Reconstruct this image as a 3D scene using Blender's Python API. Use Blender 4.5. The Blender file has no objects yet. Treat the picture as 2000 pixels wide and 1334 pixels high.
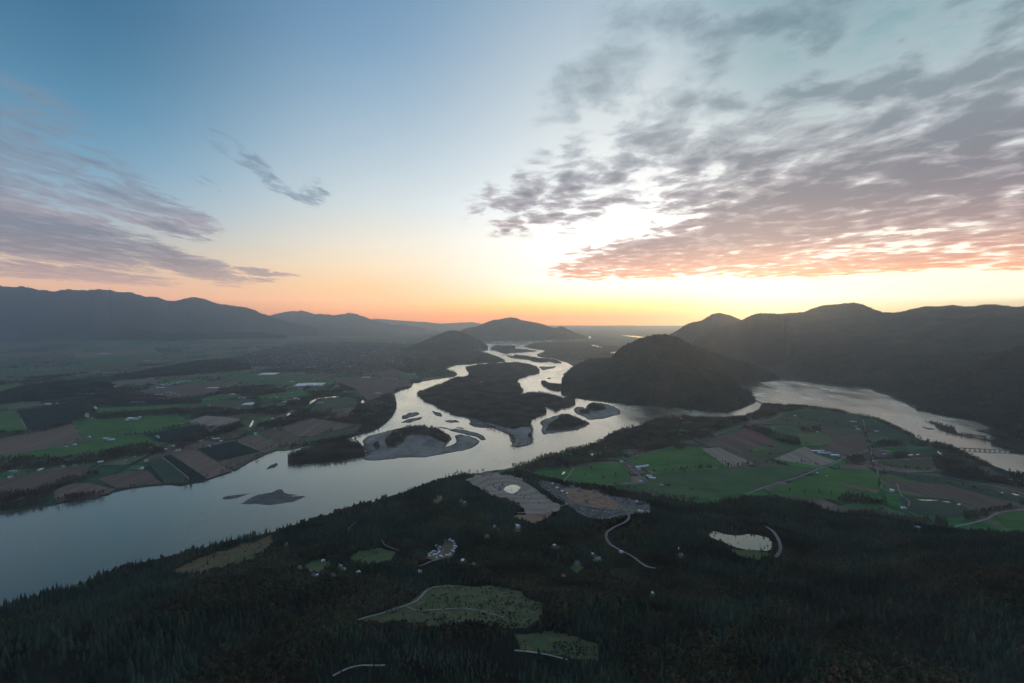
import bpy, math, random
import numpy as np
from mathutils import Vector
from mathutils.geometry import delaunay_2d_cdt

rng = np.random.default_rng(7)
random.seed(7)
scene = bpy.context.scene
C = scene.collection
H = 850.0                     # camera height above the river, metres
F = 1000.0                    # focal length in photo pixels (2000 wide)
EYE = 618.0                   # photo row of eye level
PITCH = math.atan((667 - EYE) / F)
HAZE_TOP = 2300.0
HAZE_D = 3.4e-5
PLAIN = 4.0
sR = math.radians

# ------------------------------------------------------------------ camera
cam_data = bpy.data.cameras.new('camera')
cam = bpy.data.objects.new('camera', cam_data)
C.objects.link(cam)
cam.location = (0, 0, H)
cam.rotation_euler = (math.pi / 2 - PITCH, 0, 0)
cam_data.sensor_width = 36
cam_data.lens = 18
cam_data.clip_start = 1
cam_data.clip_end = 300000
scene.camera = cam

def ray(px, py):
    px = np.asarray(px, float); py = np.asarray(py, float)
    a = px - 1000; b = 667 - py
    return (a, F * math.cos(PITCH) + b * math.sin(PITCH), -F * math.sin(PITCH) + b * math.cos(PITCH))

def G(px, py, z=PLAIN):
    dx, dy, dz = ray(px, py)
    t = (z - H) / np.minimum(dz, -1e-3)
    return dx * t, dy * t

def proj(x, y, z):
    z = z - H
    f = y * math.cos(PITCH) - z * math.sin(PITCH)
    u = y * math.sin(PITCH) + z * math.cos(PITCH)
    f = np.maximum(f, 1e-3)
    return 1000 + F * x / f, 667 - F * u / f

# ------------------------------------------------------------------ noise
def _hash(ix, iy, seed):
    h = (ix.astype(np.int64) * 374761393 + iy.astype(np.int64) * 668265263 + seed * 1442695041) & 0xffffffff
    h = ((h ^ (h >> 13)) * 1274126177) & 0xffffffff
    h = h ^ (h >> 16)
    return (h & 0xffffff) / float(0xffffff)

def vnoise(x, y, seed=0):
    ix = np.floor(x); iy = np.floor(y)
    fx = x - ix; fy = y - iy
    fx = fx * fx * fx * (fx * (fx * 6 - 15) + 10); fy = fy * fy * fy * (fy * (fy * 6 - 15) + 10)
    a = _hash(ix, iy, seed); b = _hash(ix + 1, iy, seed); c = _hash(ix, iy + 1, seed); d = _hash(ix + 1, iy + 1, seed)
    return (a * (1 - fx) + b * fx) * (1 - fy) + (c * (1 - fx) + d * fx) * fy

def fbm(x, y, o=4, seed=0):
    s = 0; a = 0.5; t = 0
    for k in range(o):
        s = s + a * vnoise(x + 13.7 * k, y - 7.1 * k, seed + k); t += a
        a *= 0.5; x = x * 2.03; y = y * 2.03
    return s / t

def ridged(x, y, o=4, seed=0):
    s = 0; a = 0.5; t = 0
    for k in range(o):
        s = s + a * (1 - np.abs(2 * vnoise(x + 3.7 * k, y - 9.1 * k, seed + k) - 1)); t += a
        a *= 0.5; x = x * 2.1; y = y * 2.1
    return s / t

def sstep(a, b, x):
    t = np.clip((x - a) / (b - a), 0, 1)
    return t * t * (3 - 2 * t)

# ------------------------------------------------------------------ polygons
def rough(poly, lv=3, amp=0.10, seed=1, closed=True):
    """midpoint-displaced outline, so a traced bank does not read as straight chords"""
    r = np.random.default_rng(seed)
    p = [np.array(q, float) for q in poly]
    for k in range(lv):
        q = []
        n = len(p)
        for i in range(n if closed else n - 1):
            a = p[i]; b = p[(i + 1) % n]
            d = b - a; L = np.hypot(*d)
            q.append(a)
            if L > 2.2:
                nrm = np.array([-d[1], d[0] * 0.35]) / max(L, 1e-6)
                q.append((a + b) / 2 + nrm * r.normal() * amp * L)
        if not closed: q.append(p[-1])
        p = q
    return [tuple(v) for v in p]

def inside(x, y, poly):
    """even-odd test, arrays against one polygon"""
    x = np.asarray(x, float); y = np.asarray(y, float)
    P = np.asarray(poly, float)
    out = np.zeros(x.shape, bool)
    bb = (x >= P[:, 0].min()) & (x <= P[:, 0].max()) & (y >= P[:, 1].min()) & (y <= P[:, 1].max())
    ii = np.nonzero(bb)[0]
    if len(ii) == 0: return out
    xx = x[ii]; yy = y[ii]; o = np.zeros(len(ii), bool)
    n = len(P)
    for k in range(n):
        x1, y1 = P[k]; x2, y2 = P[(k + 1) % n]
        if y1 == y2: continue
        c = ((yy < y1) != (yy < y2))
        xi = (x2 - x1) * (yy - y1) / (y2 - y1) + x1
        o ^= c & (xx < xi)
    out[ii] = o
    return out

def sdist(x, y, poly, reach):
    """signed distance in metres (positive inside), clipped to reach"""
    P = np.asarray(poly, float)
    order = np.argsort(y, kind='stable')
    ys = y[order]; xs = x[order]
    d = np.full(len(x), reach, float)
    ins = np.zeros(len(x), bool)
    n = len(P)
    for k in range(n):
        x1, y1 = P[k]; x2, y2 = P[(k + 1) % n]
        lo, hi = min(y1, y2), max(y1, y2)
        a = np.searchsorted(ys, lo, 'left'); b = np.searchsorted(ys, hi, 'left')
        if b > a and y1 != y2:
            s = slice(a, b)
            xi = (x2 - x1) * (ys[s] - y1) / (y2 - y1) + x1
            ins[s] ^= xs[s] < xi
        a = np.searchsorted(ys, lo - reach); b = np.searchsorted(ys, hi + reach)
        if b > a:
            m = (xs[a:b] > min(x1, x2) - reach) & (xs[a:b] < max(x1, x2) + reach)
            idx = np.nonzero(m)[0] + a
            if len(idx):
                vx, vy = x2 - x1, y2 - y1
                L = vx * vx + vy * vy + 1e-9
                t = np.clip(((xs[idx] - x1) * vx + (ys[idx] - y1) * vy) / L, 0, 1)
                dd = np.hypot(xs[idx] - x1 - t * vx, ys[idx] - y1 - t * vy)
                d[idx] = np.minimum(d[idx], dd)
    res = np.where(ins, d, -d)
    out = np.empty(len(x)); out[order] = res
    return out

def W(poly, z=PLAIN):
    P = np.asarray(poly, float)
    gx, gy = G(P[:, 0], P[:, 1], z)
    return np.stack([gx, gy], 1)

# ================================================================== TRACED MAP (photo pixels laid on the valley floor)
RIVER = [(-500,1075),(-200,1030),(0,1004),(60,993),(110,985),(150,977),(195,972),(215,962),(260,953),(330,946),(375,944),(400,940),(420,931),
 (470,912),(500,897),(540,880),(561,879),(600,871),(643,866),(678,857),(700,849),(729,841),(751,828),(768,810),(775,797),(774,785),(770,767),(785,761),
 (803,757),(807,748),(830,744),(857,740),(887,736),(894,730),(887,725),(870,721),(882,716),(908,712),(933,710),(966,709.2),(978,707.5),(987,706),
 (984,701),(972,695.5),(964.5,694.7),(945,686.5),(931.5,681),(943.5,676),(949,671.5),(943.5,667),(966,664.8),(987,665),(1010,665.5),(1032,667),(1041,664),
 (1075,662.7),(1102.5,661.7),(1129.5,658),(1155,657.6),(1153.5,660),(1131,660.8),(1102.5,663.8),(1095,666),(1050,666.5),(1040,669),(1035,671.5),(1023,676),
 (1035,679.7),(1050,682.8),(1065,685),(1060.5,687.2),(1048.5,691.7),(1050,695.5),(1069.5,699),(1083,700.8),(1104,706.7),(1117.5,713.5),(1126.5,715),
 (1116,716.5),(1110,722.5),(1099.5,730),(1105.5,736),(1114.5,740.5),(1113,747),(1116,751),(1128,754.7),(1102.5,760.7),(1096.5,763),(1096.5,772),(1113,775),
 (1122,777),(1160,783),(1204,787),(1245,792),(1285,794),(1326,797),(1382,804),(1418,806),(1448.5,797),(1474,786),(1479,781),(1474,778),(1453.6,764),(1441,755),
 (1459,749),(1500,745),(1525,742.6),(1576,746),(1640,755),(1699,760),(1734,770.6),(1755,782),(1806,802.5),(1857,815),(1908,823),(1933,835.6),(1908,841),
 (1935,850),(1956,856),(1945,860),(1933,864),(1938,868),(1959,874),(1976,883.5),(2000,886.5),(2100,895),(2500,910),(2500,975),(2100,940),(2000,925),(1970,919.5),
 (1950,912),(1934,904.5),(1917.5,897),(1900,891),(1887.5,885),(1880,878),(1865,873),(1840,868),(1824,863),(1799,857),(1784,850),(1767.5,841),(1739,827.5),(1715,818),
 (1700,813),(1685,810),(1655,803.5),(1610,797),(1572,792),(1547,790),(1515,789),(1490,788),(1487,791),(1485.5,796),(1472,805),(1445,812.5),(1400,815),(1369.5,814),
 (1335,812),(1306,810),(1295,813),(1270,824),(1229,835),(1196,846),(1178,859),(1153,868),(1127,876),(1090,884),(1054,893),(1040,902),(1008,911),(980,916),
 (940,922),(900,925),(860,935),(831,942),(788,960),(740,975),(678,992),(640,1006),(602,1018),(560,1030),(500,1045),(459,1052),(410,1064),(370,1074),(320,1086),
 (275,1097),(235,1108),(199,1120),(163,1135),(145,1140),(102,1152),(60,1166),(0,1184),(-200,1240),(-500,1330)]
ISLANDS = {   # name: outline, height, look
 'big': ([(910,718),(930,715),(934,712),(948,713.5),(954,710.5),(978,711),(984,709.4),(1011,708.6),(1030,712),(1047,716.5),(1053,724),(1052,728.5),(1035,733),(1017,738),
   (1009.5,743.5),(1009,748),(1015,752.5),(1015.5,757),(1022,763),(1015.5,772),(1010,778),(1005,780.5),(1020,786),(1050,791.5),(1062,796),(1066.5,802),(1064,809.5),(1038,820),(1032,830.5),
   (1036,832),(1041,843),(1033,851),(1042,861),(1033,867.5),(1008,872.5),(1000,868),(1004,860),(996,850),(984,843),(971,838),(933,823),(913,815),(882,807.6),(857,797),(831,784.6),(816,772),(816,767),
   (839,759),(854,753),(877,744),(895,737.5),(913,736),(920,730),(913,723.5)], 2.5, 'wood'),
 'mid': ([(1013,776),(1023,771),(1040,768),(1060,768),(1075,771),(1090,776),(1100,779),(1115,775),(1124,781),(1124,790),(1110,796),(1098,797),(1090,803),(1085,804),(1078,799),
   (1060,793),(1040,788),(1022,784),(1013,780)], 2.5, 'wood'),
 'leaf': ([(1057,822),(1065,818),(1080,813),(1098,808),(1110,809),(1130,816),(1148,824),(1152,828),(1143,834),(1110,843),(1080,847),(1062,849),(1058,842),(1060,832),(1055,827)], 1.5, 'gravel'),
 'curl': ([(1120,800),(1125,795),(1137,795),(1144,798),(1148,790),(1153,787),(1178,788),(1199,793.5),(1211.5,802.5),(1209,810),(1189,815),(1163,819),(1150,820),(1143,815),(1130,810),(1122,805)], 1.5, 'gravel'),
 'hook': ([(1057,747),(1062,745),(1072,750),(1085,751),(1100,752),(1112,754),(1116,757),(1100,760),(1090,764),(1078,762),(1062,754)], 2, 'wood'),
 'isle_six': ([(958.5,680.5),(972,674.5),(987,676),(1005,676.7),(1006.5,682.7),(1026,683.5),(1047,685.7),(1027,688),(1005,689.5),(987,691),(978,688.7),(960,683.5)], 2, 'wood'),
 'isle_seven': ([(990,695.5),(1003.5,697),(1005,694),(1024.5,696),(1048.5,700),(1069.5,701),(1096.5,709),(1086,709),(1072,706),(1065,707.5),(1053,706.7),(1029,702),(1003,699)], 2, 'wood'),
 'isle_eight': ([(1050,716.5),(1086,715),(1080,719.5),(1059,723)], 1.2, 'gravel'),
 'spit_far': ([(995,666),(1010,666.6),(1032,669.6),(1030,671.5),(1005,669)], 1.2, 'gravel'),
 'speck': ([(1068,739.5),(1072,737.5),(1077,738),(1074,740.5)], 1.5, 'gravel'),
 'round': ([(562,893),(575,886),(592,880),(610,875),(640,868),(680,862),(702,868),(712,878),(716,890),(700,893),(640,903),(600,906),(580,909),(563,906)], 2.5, 'wood'),
 'bar_main': ([(716,890),(708,862),(720,851),(745,845),(772,838),(790,835),(830,833),(845,836),(860,842),(878,850),(882,858),(872,868),(866,875),(874,872),(888,867),(892,862),(888,852),(900,848),
   (920,853),(937,862),(930,870),(905,880),(860,888),(800,893),(760,897),(715,899),(702,894)], 1.4, 'gravel'),
 'bar_lobe': ([(872,838),(905,839),(930,845),(945,852),(949,859),(940,860),(925,852),(900,846.5),(885,843)], 1.2, 'gravel'),
 'bar_a': ([(785,812),(800,806),(815,805),(820,808),(810,813),(790,819),(784,818)], 1.2, 'gravel'),
 'bar_b': ([(790,822),(800,818),(825,814),(820,820),(800,826),(783,826)], 1.2, 'gravel'),
 'bar_c': ([(843,802),(860,806),(863,814),(856,813),(850,811)], 1.2, 'gravel'),
 'bar_d': ([(868,822),(890,820),(898,825),(880,826)], 1.2, 'gravel'),
 'bar_e': ([(918,821),(940,823),(963,835),(945,835),(920,828)], 1.2, 'gravel'),
 'bar_f': ([(915,826),(935,829),(948,836),(935,835),(918,830)], 1.0, 'gravel'),
 'bar_g': ([(852,834),(870,835),(882,837),(868,837.5)], 1.0, 'gravel'),
 'bar_h': ([(890,834),(905,836),(906,838),(893,836.5)], 1.0, 'gravel'),
 'arrow': ([(470,984),(490,973),(505,966),(530,962),(549,955),(551,957),(556,963),(575,966),(582,968),(565,970),(597,969),(570,981),(545,984),(500,984)], 1.0, 'sand'),
 'sliver': ([(434,974),(440,970),(460,967),(495,963),(470,970),(440,976)], 0.8, 'sand'),
 'chip': ([(520,917),(530,908),(541,904),(543,908),(535,914)], 1.0, 'gravel'),
 'spit': ([(1798,820),(1821,825.5),(1852,833),(1864,837),(1869.5,846),(1897.6,852),(1933,858.6),(1958,862),(1950,866),(1930,862.5),(1882,852),(1850,845),(1836,840),(1826,830)], 1.5, 'wood'),
 'spit_strand': ([(1800,834),(1812,836),(1826,839),(1815,839)], 0.8, 'sand'),
 'river_mouth_bar': ([(1905,840),(1925,843),(1940,850),(1920,846)], 0.8, 'sand'),
}
# vegetation standing on gravel islands
VEG = [[(752,862),(768,845),(800,835),(830,834),(850,838),(870,849),(878,858),(870,866),(855,860),(838,851),(810,850),(792,853),(786,865),(772,874),(757,873)],
 [(1070,834),(1095,815),(1110,812),(1146,827),(1138,832),(1100,840),(1066,842)],
 [(1131,803),(1140,800),(1152,803),(1150,808),(1135,808)], [(1148,794),(1160,790),(1180,795),(1183,800),(1165,803),(1150,800)],
 [(728,868),(738,866),(742,875),(734,880)]]
BAR_ON_BIG = [(905,813),(940,822),(975,832),(1000,839),(1018,834),(1034,833),(1040,843),(1032,851),(1041,861),(1032,867),(1008,872),(1001,868),(1005,860),(996,850),(984,843),(971,838),(933,823)]
HILLREG = [(-1500,1500),(-500,1340),(-200,1245),(0,1190),(60,1173),(100,1160),(165,1142),(200,1127),(275,1104),(370,1081),(460,1058),(520,1045),(602,1023),(680,997),(740,981),(790,966),(850,946),
 (900,932),(960,929),(1020,925),(1060,936),(1110,948),(1180,955),(1260,966),(1330,980),(1380,985),(1420,975),(1500,968),(1560,980),(1650,1003),(1740,1018),(1850,1038),(2000,1055),(2400,1090),(5000,1400),
 (9000,6000),(0,40000),(-9000,6000)]
RIV_W = W(rough(RIVER, 2, 0.07, 3))
HILL_W = W(HILLREG)

# hilltops, ponds cut level into the slopes: (px, py of centre, level z, inner radius m, outer radius m)
FLATS = []
def _hill(x, y):
    x = np.asarray(x, float); y = np.asarray(y, float)
    s = sdist(x.ravel(), y.ravel(), HILL_W, 900.0).reshape(x.shape)
    sp = np.maximum(s, 0)
    e = sstep(0, 260, sp)
    h = 48 * sstep(0, 450, sp) + 30 * sstep(300, 900, sp)
    h = h + 190 * sstep(1750, 700, y) * sstep(0, 700, sp) + 120 * sstep(500, 1900, x) * sstep(2300, 900, y)
    h = h + e * (70 * (fbm(x / 620, y / 620, 4, 11) - 0.5) + 26 * (fbm(x / 170, y / 170, 3, 21) - 0.5))
    h = h + 42 * np.exp(-((x - 10) ** 2 / 330 ** 2 + (y - 2520) ** 2 / 260 ** 2)) * sstep(0, 120, sp)
    h = h * sstep(0, 40, sp)
    for (cx, cy, z, r0, r1) in FLATS:
        r = np.hypot(x - cx, y - cy)
        w = sstep(r1, r0, r)
        h = h * (1 - w) + (z - PLAIN) * w
    return h

def terr(x, y):
    """ground height without the river channel"""
    return PLAIN + _hill(x, y)

def hit(px, py):
    """where the line of sight through a photo pixel meets the ground"""
    px = np.atleast_1d(np.asarray(px, float)); py = np.atleast_1d(np.asarray(py, float))
    z = np.full(px.shape, PLAIN)
    lo = np.full(px.shape, -20.0); hi = np.full(px.shape, 600.0)
    # the highest level whose point on the ray is at or below ground: scan down
    best = np.full(px.shape, PLAIN); found = np.zeros(px.shape, bool)
    for zz in np.linspace(420, 0, 85):
        x, y = G(px, py, zz)
        t = terr(x, y)
        new = (~found) & (t >= zz)
        best[new] = zz; found |= new
    lo = best.copy(); hi = best + 5
    for _ in range(12):
        m = (lo + hi) / 2
        x, y = G(px, py, m)
        up = terr(x, y) >= m
        lo = np.where(up, m, lo); hi = np.where(up, hi, m)
    x, y = G(px, py, lo)
    return x, y, terr(x, y)

def flat_at(px, py, r0, r1, dz=0):
    x, y, z = hit(px, py)
    FLATS.append((float(x[0]), float(y[0]), float(z[0]) + dz, r0, r1))
    return float(z[0]) + dz
POND_ROUND_Z = flat_at(1450, 1060, 150, 290)
POND_TOP_Z = flat_at(999, 955, 60, 120)
POND_DIRT_Z = flat_at(1136, 967, 50, 110)

# ------------------------------------------------------------------ materials
def lin(c):
    return tuple(((v / 255) / 12.92 if v / 255 <= 0.04045 else ((v / 255 + 0.055) / 1.055) ** 2.4) for v in c)

def new_mat(name):
    m = bpy.data.materials.new(name); m.use_nodes = True
    nt = m.node_tree
    for n in list(nt.nodes): nt.nodes.remove(n)
    out = nt.nodes.new('ShaderNodeOutputMaterial')
    b = nt.nodes.new('ShaderNodeBsdfPrincipled')
    nt.links.new(b.outputs[0], out.inputs[0])
    return m, nt, b

def mottled(name, cols, scale, rough_=0.95, spec=0.15, bump=0.0, bump_scale=None, detail=4, lo=0.35, hi=0.65, stretch=None, rand=0.0, rot=0.0):
    """two or three earth colours mixed by noise over world position"""
    m, nt, b = new_mat(name)
    geo = nt.nodes.new('ShaderNodeNewGeometry')
    vec = geo.outputs['Position']
    if stretch:
        mp = nt.nodes.new('ShaderNodeMapping'); mp.inputs['Rotation'].default_value = (0, 0, rot); mp.inputs['Scale'].default_value = stretch
        nt.links.new(vec, mp.inputs[0]); vec = mp.outputs[0]
    no = nt.nodes.new('ShaderNodeTexNoise'); no.inputs['Scale'].default_value = scale; no.inputs['Detail'].default_value = detail
    nt.links.new(vec, no.inputs['Vector'])
    cr = nt.nodes.new('ShaderNodeValToRGB')
    el = cr.color_ramp.elements
    n = len(cols)
    for i, c in enumerate(cols):
        p = lo + (hi - lo) * i / max(1, n - 1)
        if i == 0: el[0].position = p; el[0].color = (*c, 1)
        elif i == n - 1: el[-1].position = p; el[-1].color = (*c, 1)
        else:
            e = el.new(p); e.color = (*c, 1)
    nt.links.new(no.outputs[0], cr.inputs[0])
    col = cr.outputs[0]
    if rand:
        oi = nt.nodes.new('ShaderNodeObjectInfo')
        mr = nt.nodes.new('ShaderNodeMapRange'); mr.inputs[3].default_value = 1 - rand; mr.inputs[4].default_value = 1 + rand
        nt.links.new(oi.outputs['Random'], mr.inputs[0])
        mx = nt.nodes.new('ShaderNodeVectorMath'); mx.operation = 'SCALE'
        nt.links.new(col, mx.inputs[0]); nt.links.new(mr.outputs[0], mx.inputs['Scale'])
        col = mx.outputs[0]
    nt.links.new(col, b.inputs['Base Color'])
    b.inputs['Roughness'].default_value = rough_
    b.inputs['Specular IOR Level'].default_value = spec
    if bump:
        n2 = nt.nodes.new('ShaderNodeTexNoise'); n2.inputs['Scale'].default_value = bump_scale or scale * 6; n2.inputs['Detail'].default_value = 3
        nt.links.new(geo.outputs['Position'], n2.inputs['Vector'])
        bp = nt.nodes.new('ShaderNodeBump'); bp.inputs['Strength'].default_value = 1; bp.inputs['Distance'].default_value = bump
        nt.links.new(n2.outputs[0], bp.inputs['Height']); nt.links.new(bp.outputs[0], b.inputs['Normal'])
    return m

def foliage(name, cols, rand_v=0.35):
    """leaf colour chosen per tree, then varied over the crown"""
    m, nt, b = new_mat(name)
    oi = nt.nodes.new('ShaderNodeObjectInfo')
    cr = nt.nodes.new('ShaderNodeValToRGB'); el = cr.color_ramp.elements
    cr.color_ramp.interpolation = 'LINEAR'
    for i, c in enumerate(cols):
        p = i / (len(cols) - 1)
        if i == 0: el[0].position = 0; el[0].color = (*c, 1)
        elif i == len(cols) - 1: el[-1].position = 1; el[-1].color = (*c, 1)
        else:
            e = el.new(p); e.color = (*c, 1)
    nt.links.new(oi.outputs['Random'], cr.inputs[0])
    tc = nt.nodes.new('ShaderNodeTexCoord')
    no = nt.nodes.new('ShaderNodeTexNoise'); no.inputs['Scale'].default_value = 0.5; no.inputs['Detail'].default_value = 2
    nt.links.new(tc.outputs['Object'], no.inputs['Vector'])
    mr = nt.nodes.new('ShaderNodeMapRange'); mr.inputs[1].default_value = 0.3; mr.inputs[2].default_value = 0.7
    mr.inputs[3].default_value = 1 - rand_v; mr.inputs[4].default_value = 1 + rand_v
    nt.links.new(no.outputs[0], mr.inputs[0])
    mx = nt.nodes.new('ShaderNodeVectorMath'); mx.operation = 'SCALE'
    nt.links.new(cr.outputs[0], mx.inputs[0]); nt.links.new(mr.outputs[0], mx.inputs['Scale'])
    ge = nt.nodes.new('ShaderNodeNewGeometry'); n3 = nt.nodes.new('ShaderNodeTexNoise'); n3.inputs['Scale'].default_value = .0055; n3.inputs['Detail'].default_value = 5; n3.inputs['Roughness'].default_value = .6
    nt.links.new(ge.outputs['Position'], n3.inputs['Vector'])
    m3 = nt.nodes.new('ShaderNodeMapRange'); m3.inputs[1].default_value = .34; m3.inputs[2].default_value = .66; m3.inputs[3].default_value = .5; m3.inputs[4].default_value = 1.6
    nt.links.new(n3.outputs[0], m3.inputs[0])
    mx2 = nt.nodes.new('ShaderNodeVectorMath'); mx2.operation = 'SCALE'; nt.links.new(mx.outputs[0], mx2.inputs[0]); nt.links.new(m3.outputs[0], mx2.inputs['Scale'])
    nt.links.new(mx2.outputs[0], b.inputs['Base Color'])
    b.inputs['Roughness'].default_value = 0.9
    b.inputs['Specular IOR Level'].default_value = 0.12
    return m

M = {}
M['conifer'] = foliage('conifer_needles', [(.028,.054,.036),(.016,.034,.025),(.048,.078,.042),(.024,.048,.034),(.060,.074,.040),(.018,.038,.028)])
M['broad'] = foliage('autumn_leaves', [(0.052,0.081,0.038),(0.077,0.084,0.038),(0.066,0.063,0.041),(0.049,0.073,0.041),(0.073,0.066,0.038),(0.059,0.073,0.038),(0.105,0.095,0.042),(0.070,0.060,0.039),(0.056,0.066,0.042),(0.112,0.084,0.042)])
M['cotton'] = foliage('cottonwood_leaves', [(.105,.100,.068),(.135,.100,.068),(.085,.098,.066),(.120,.092,.066),(.095,.108,.066)])
M['hillleaf'] = foliage('hillside_leaves', [(.030,.056,.046),(.044,.068,.048),(.028,.050,.044),(.050,.060,.046),(.036,.062,.048),(.042,.060,.048),(.030,.052,.044)])
M['orchard'] = foliage('orchard_leaves', [(.035,.060,.034),(.050,.064,.034),(.040,.052,.030)])
M['bark'] = mottled('bark', [(.06,.045,.035),(.11,.09,.07)], 2.0)
M['gravel'] = mottled('river_gravel', [(.12,.105,.085),(.20,.175,.145),(.28,.25,.21)], 0.012, detail=8, lo=.3, hi=.7, bump=0.3, bump_scale=.15, stretch=(1, .35, 1), rot=.5)
nt = M['gravel'].node_tree; pb_ = [n for n in nt.nodes if n.type == 'BSDF_PRINCIPLED'][0]; src = pb_.inputs['Base Color'].links[0].from_socket
ge = nt.nodes.new('ShaderNodeNewGeometry'); sx = nt.nodes.new('ShaderNodeSeparateXYZ'); nt.links.new(ge.outputs['Position'], sx.inputs[0])
n_ = nt.nodes.new('ShaderNodeTexNoise'); n_.inputs['Scale'].default_value = .03; n_.inputs['Detail'].default_value = 6; nt.links.new(ge.outputs['Position'], n_.inputs['Vector'])
ad = nt.nodes.new('ShaderNodeMath'); ad.operation = 'MULTIPLY_ADD'; nt.links.new(n_.outputs[0], ad.inputs[0]); ad.inputs[1].default_value = 1.8; nt.links.new(sx.outputs[2], ad.inputs[2])
wr = nt.nodes.new('ShaderNodeMapRange'); wr.inputs[1].default_value = 1.3; wr.inputs[2].default_value = 2.3; wr.inputs[3].default_value = .38; wr.inputs[4].default_value = 1.15; nt.links.new(ad.outputs[0], wr.inputs[0])
sc_ = nt.nodes.new('ShaderNodeVectorMath'); sc_.operation = 'SCALE'; nt.links.new(src, sc_.inputs[0]); nt.links.new(wr.outputs[0], sc_.inputs['Scale']); nt.links.new(sc_.outputs[0], pb_.inputs['Base Color'])
M['sand'] = mottled('wet_sand', [(.085,.075,.065),(.15,.13,.115)], 0.02, detail=6)
M['islandsoil'] = mottled('island_soil', [(.055,.058,.035),(.10,.08,.055),(.06,.066,.036)], 0.008, detail=6)
M['dirt'] = mottled('bare_tan_dirt', [(.18,.14,.10),(.29,.225,.16),(.36,.28,.20)], 0.02, detail=7, bump=.6, bump_scale=.05)
M['suburb'] = mottled('lawns_and_bare_lots', [(.05,.075,.04),(.13,.115,.09),(.20,.17,.13),(.06,.09,.045)], 0.06, detail=5)
M['clay'] = mottled('bare_red_clay', [(.17,.10,.065),(.32,.18,.11),(.25,.17,.12)], 0.03, detail=7, bump=.6, bump_scale=.06)
M['road'] = mottled('grey_road', [(.18,.16,.135),(.25,.22,.185)], 0.05)
M['track'] = mottled('gravel_track', [(.24,.215,.18),(.34,.30,.26)], 0.08)
M['clearing'] = mottled('logged_clearing_grass', [(.045,.075,.034),(.140,.120,.060),(.060,.095,.040),(.115,.088,.050),(.070,.120,.042)], 0.03, detail=9, bump=1.0, bump_scale=.12, lo=.33, hi=.67)
M['meadow'] = mottled('meadow_grass', [(.050,.10,.032),(.085,.12,.042),(.10,.10,.05)], 0.02, detail=6)
M['drygrass'] = mottled('dry_brown_grass', [(.12,.075,.04),(.17,.12,.06),(.08,.09,.04)], 0.02, detail=6)
def terrace_mat():
    m, nt, b = new_mat('graded_terraces')
    geo = nt.nodes.new('ShaderNodeNewGeometry'); mp = nt.nodes.new('ShaderNodeMapping'); mp.inputs['Location'].default_value = (40, -2330, 0)
    nt.links.new(geo.outputs['Position'], mp.inputs[0])
    wv = nt.nodes.new('ShaderNodeTexWave'); wv.wave_type = 'RINGS'; wv.rings_direction = 'Z'; wv.inputs['Scale'].default_value = .0042; wv.inputs['Distortion'].default_value = 14; wv.inputs['Detail'].default_value = 4; wv.inputs['Detail Scale'].default_value = .6
    nt.links.new(mp.outputs[0], wv.inputs[0])
    cr = nt.nodes.new('ShaderNodeValToRGB'); el = cr.color_ramp.elements
    el[0].position = .1; el[0].color = (.225, .18, .13, 1); el[1].position = .8; el[1].color = (.31, .245, .175, 1); e = el.new(.45); e.color = (.265, .21, .15, 1)
    nt.links.new(wv.outputs['Fac'], cr.inputs[0]); nt.links.new(cr.outputs[0], b.inputs['Base Color']); b.inputs['Roughness'].default_value = .95
    bp = nt.nodes.new('ShaderNodeBump'); bp.inputs['Distance'].default_value = 2; nt.links.new(wv.outputs['Fac'], bp.inputs['Height']); nt.links.new(bp.outputs[0], b.inputs['Normal'])
    return m
M['terrace'] = terrace_mat()
def fieldmat(nm, c1, c2, stripe=None, rot=0.0):
    if stripe: return mottled(nm, [c1, c2], 0.05, stretch=(stripe, stripe * .04, 1), rot=rot, detail=3, lo=.38, hi=.62)
    m = mottled(nm, [c1, c2], 0.006, detail=7)
    # faint tramlines left by the tractor
    nt = m.node_tree; pb_ = [n for n in nt.nodes if n.type == 'BSDF_PRINCIPLED'][0]; src = pb_.inputs['Base Color'].links[0].from_socket
    ge = nt.nodes.new('ShaderNodeNewGeometry'); mp = nt.nodes.new('ShaderNodeMapping'); mp.inputs['Rotation'].default_value = (0, 0, len(nm) * .37)
    wv = nt.nodes.new('ShaderNodeTexWave'); wv.inputs['Scale'].default_value = .012; wv.inputs['Distortion'].default_value = 1.5; wv.inputs['Detail'].default_value = 3; wv.inputs['Detail Scale'].default_value = .4
    nt.links.new(ge.outputs['Position'], mp.inputs[0]); nt.links.new(mp.outputs[0], wv.inputs[0])
    mr = nt.nodes.new('ShaderNodeMapRange'); mr.inputs[3].default_value = .78; mr.inputs[4].default_value = 1.15; nt.links.new(wv.outputs['Fac'], mr.inputs[0])
    sc_ = nt.nodes.new('ShaderNodeVectorMath'); sc_.operation = 'SCALE'; nt.links.new(src, sc_.inputs[0]); nt.links.new(mr.outputs[0], sc_.inputs['Scale']); nt.links.new(sc_.outputs[0], pb_.inputs['Base Color'])
    return m
M['green'] = fieldmat('green_pasture', (.040,.125,.032), (.095,.180,.048))
M['green_b'] = fieldmat('mid_green_field', (.045,.105,.040), (.090,.140,.055))
M['olive'] = fieldmat('olive_field', (.070,.085,.040), (.105,.110,.055))
M['teal'] = fieldmat('dull_green_field', (.045,.070,.042), (.065,.085,.050))
M['yellow'] = fieldmat('straw_field', (.12,.115,.055), (.15,.14,.07), .8, .3)
M['brown'] = fieldmat('ploughed_brown_field', (.150,.098,.066), (.225,.155,.108), .9, .75)
M['brown_b'] = fieldmat('dark_brown_field', (.120,.082,.056), (.165,.118,.082), .9, -.5)
M['red'] = fieldmat('red_brown_field', (.140,.062,.056), (.190,.092,.076), .9, -.5)
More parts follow.
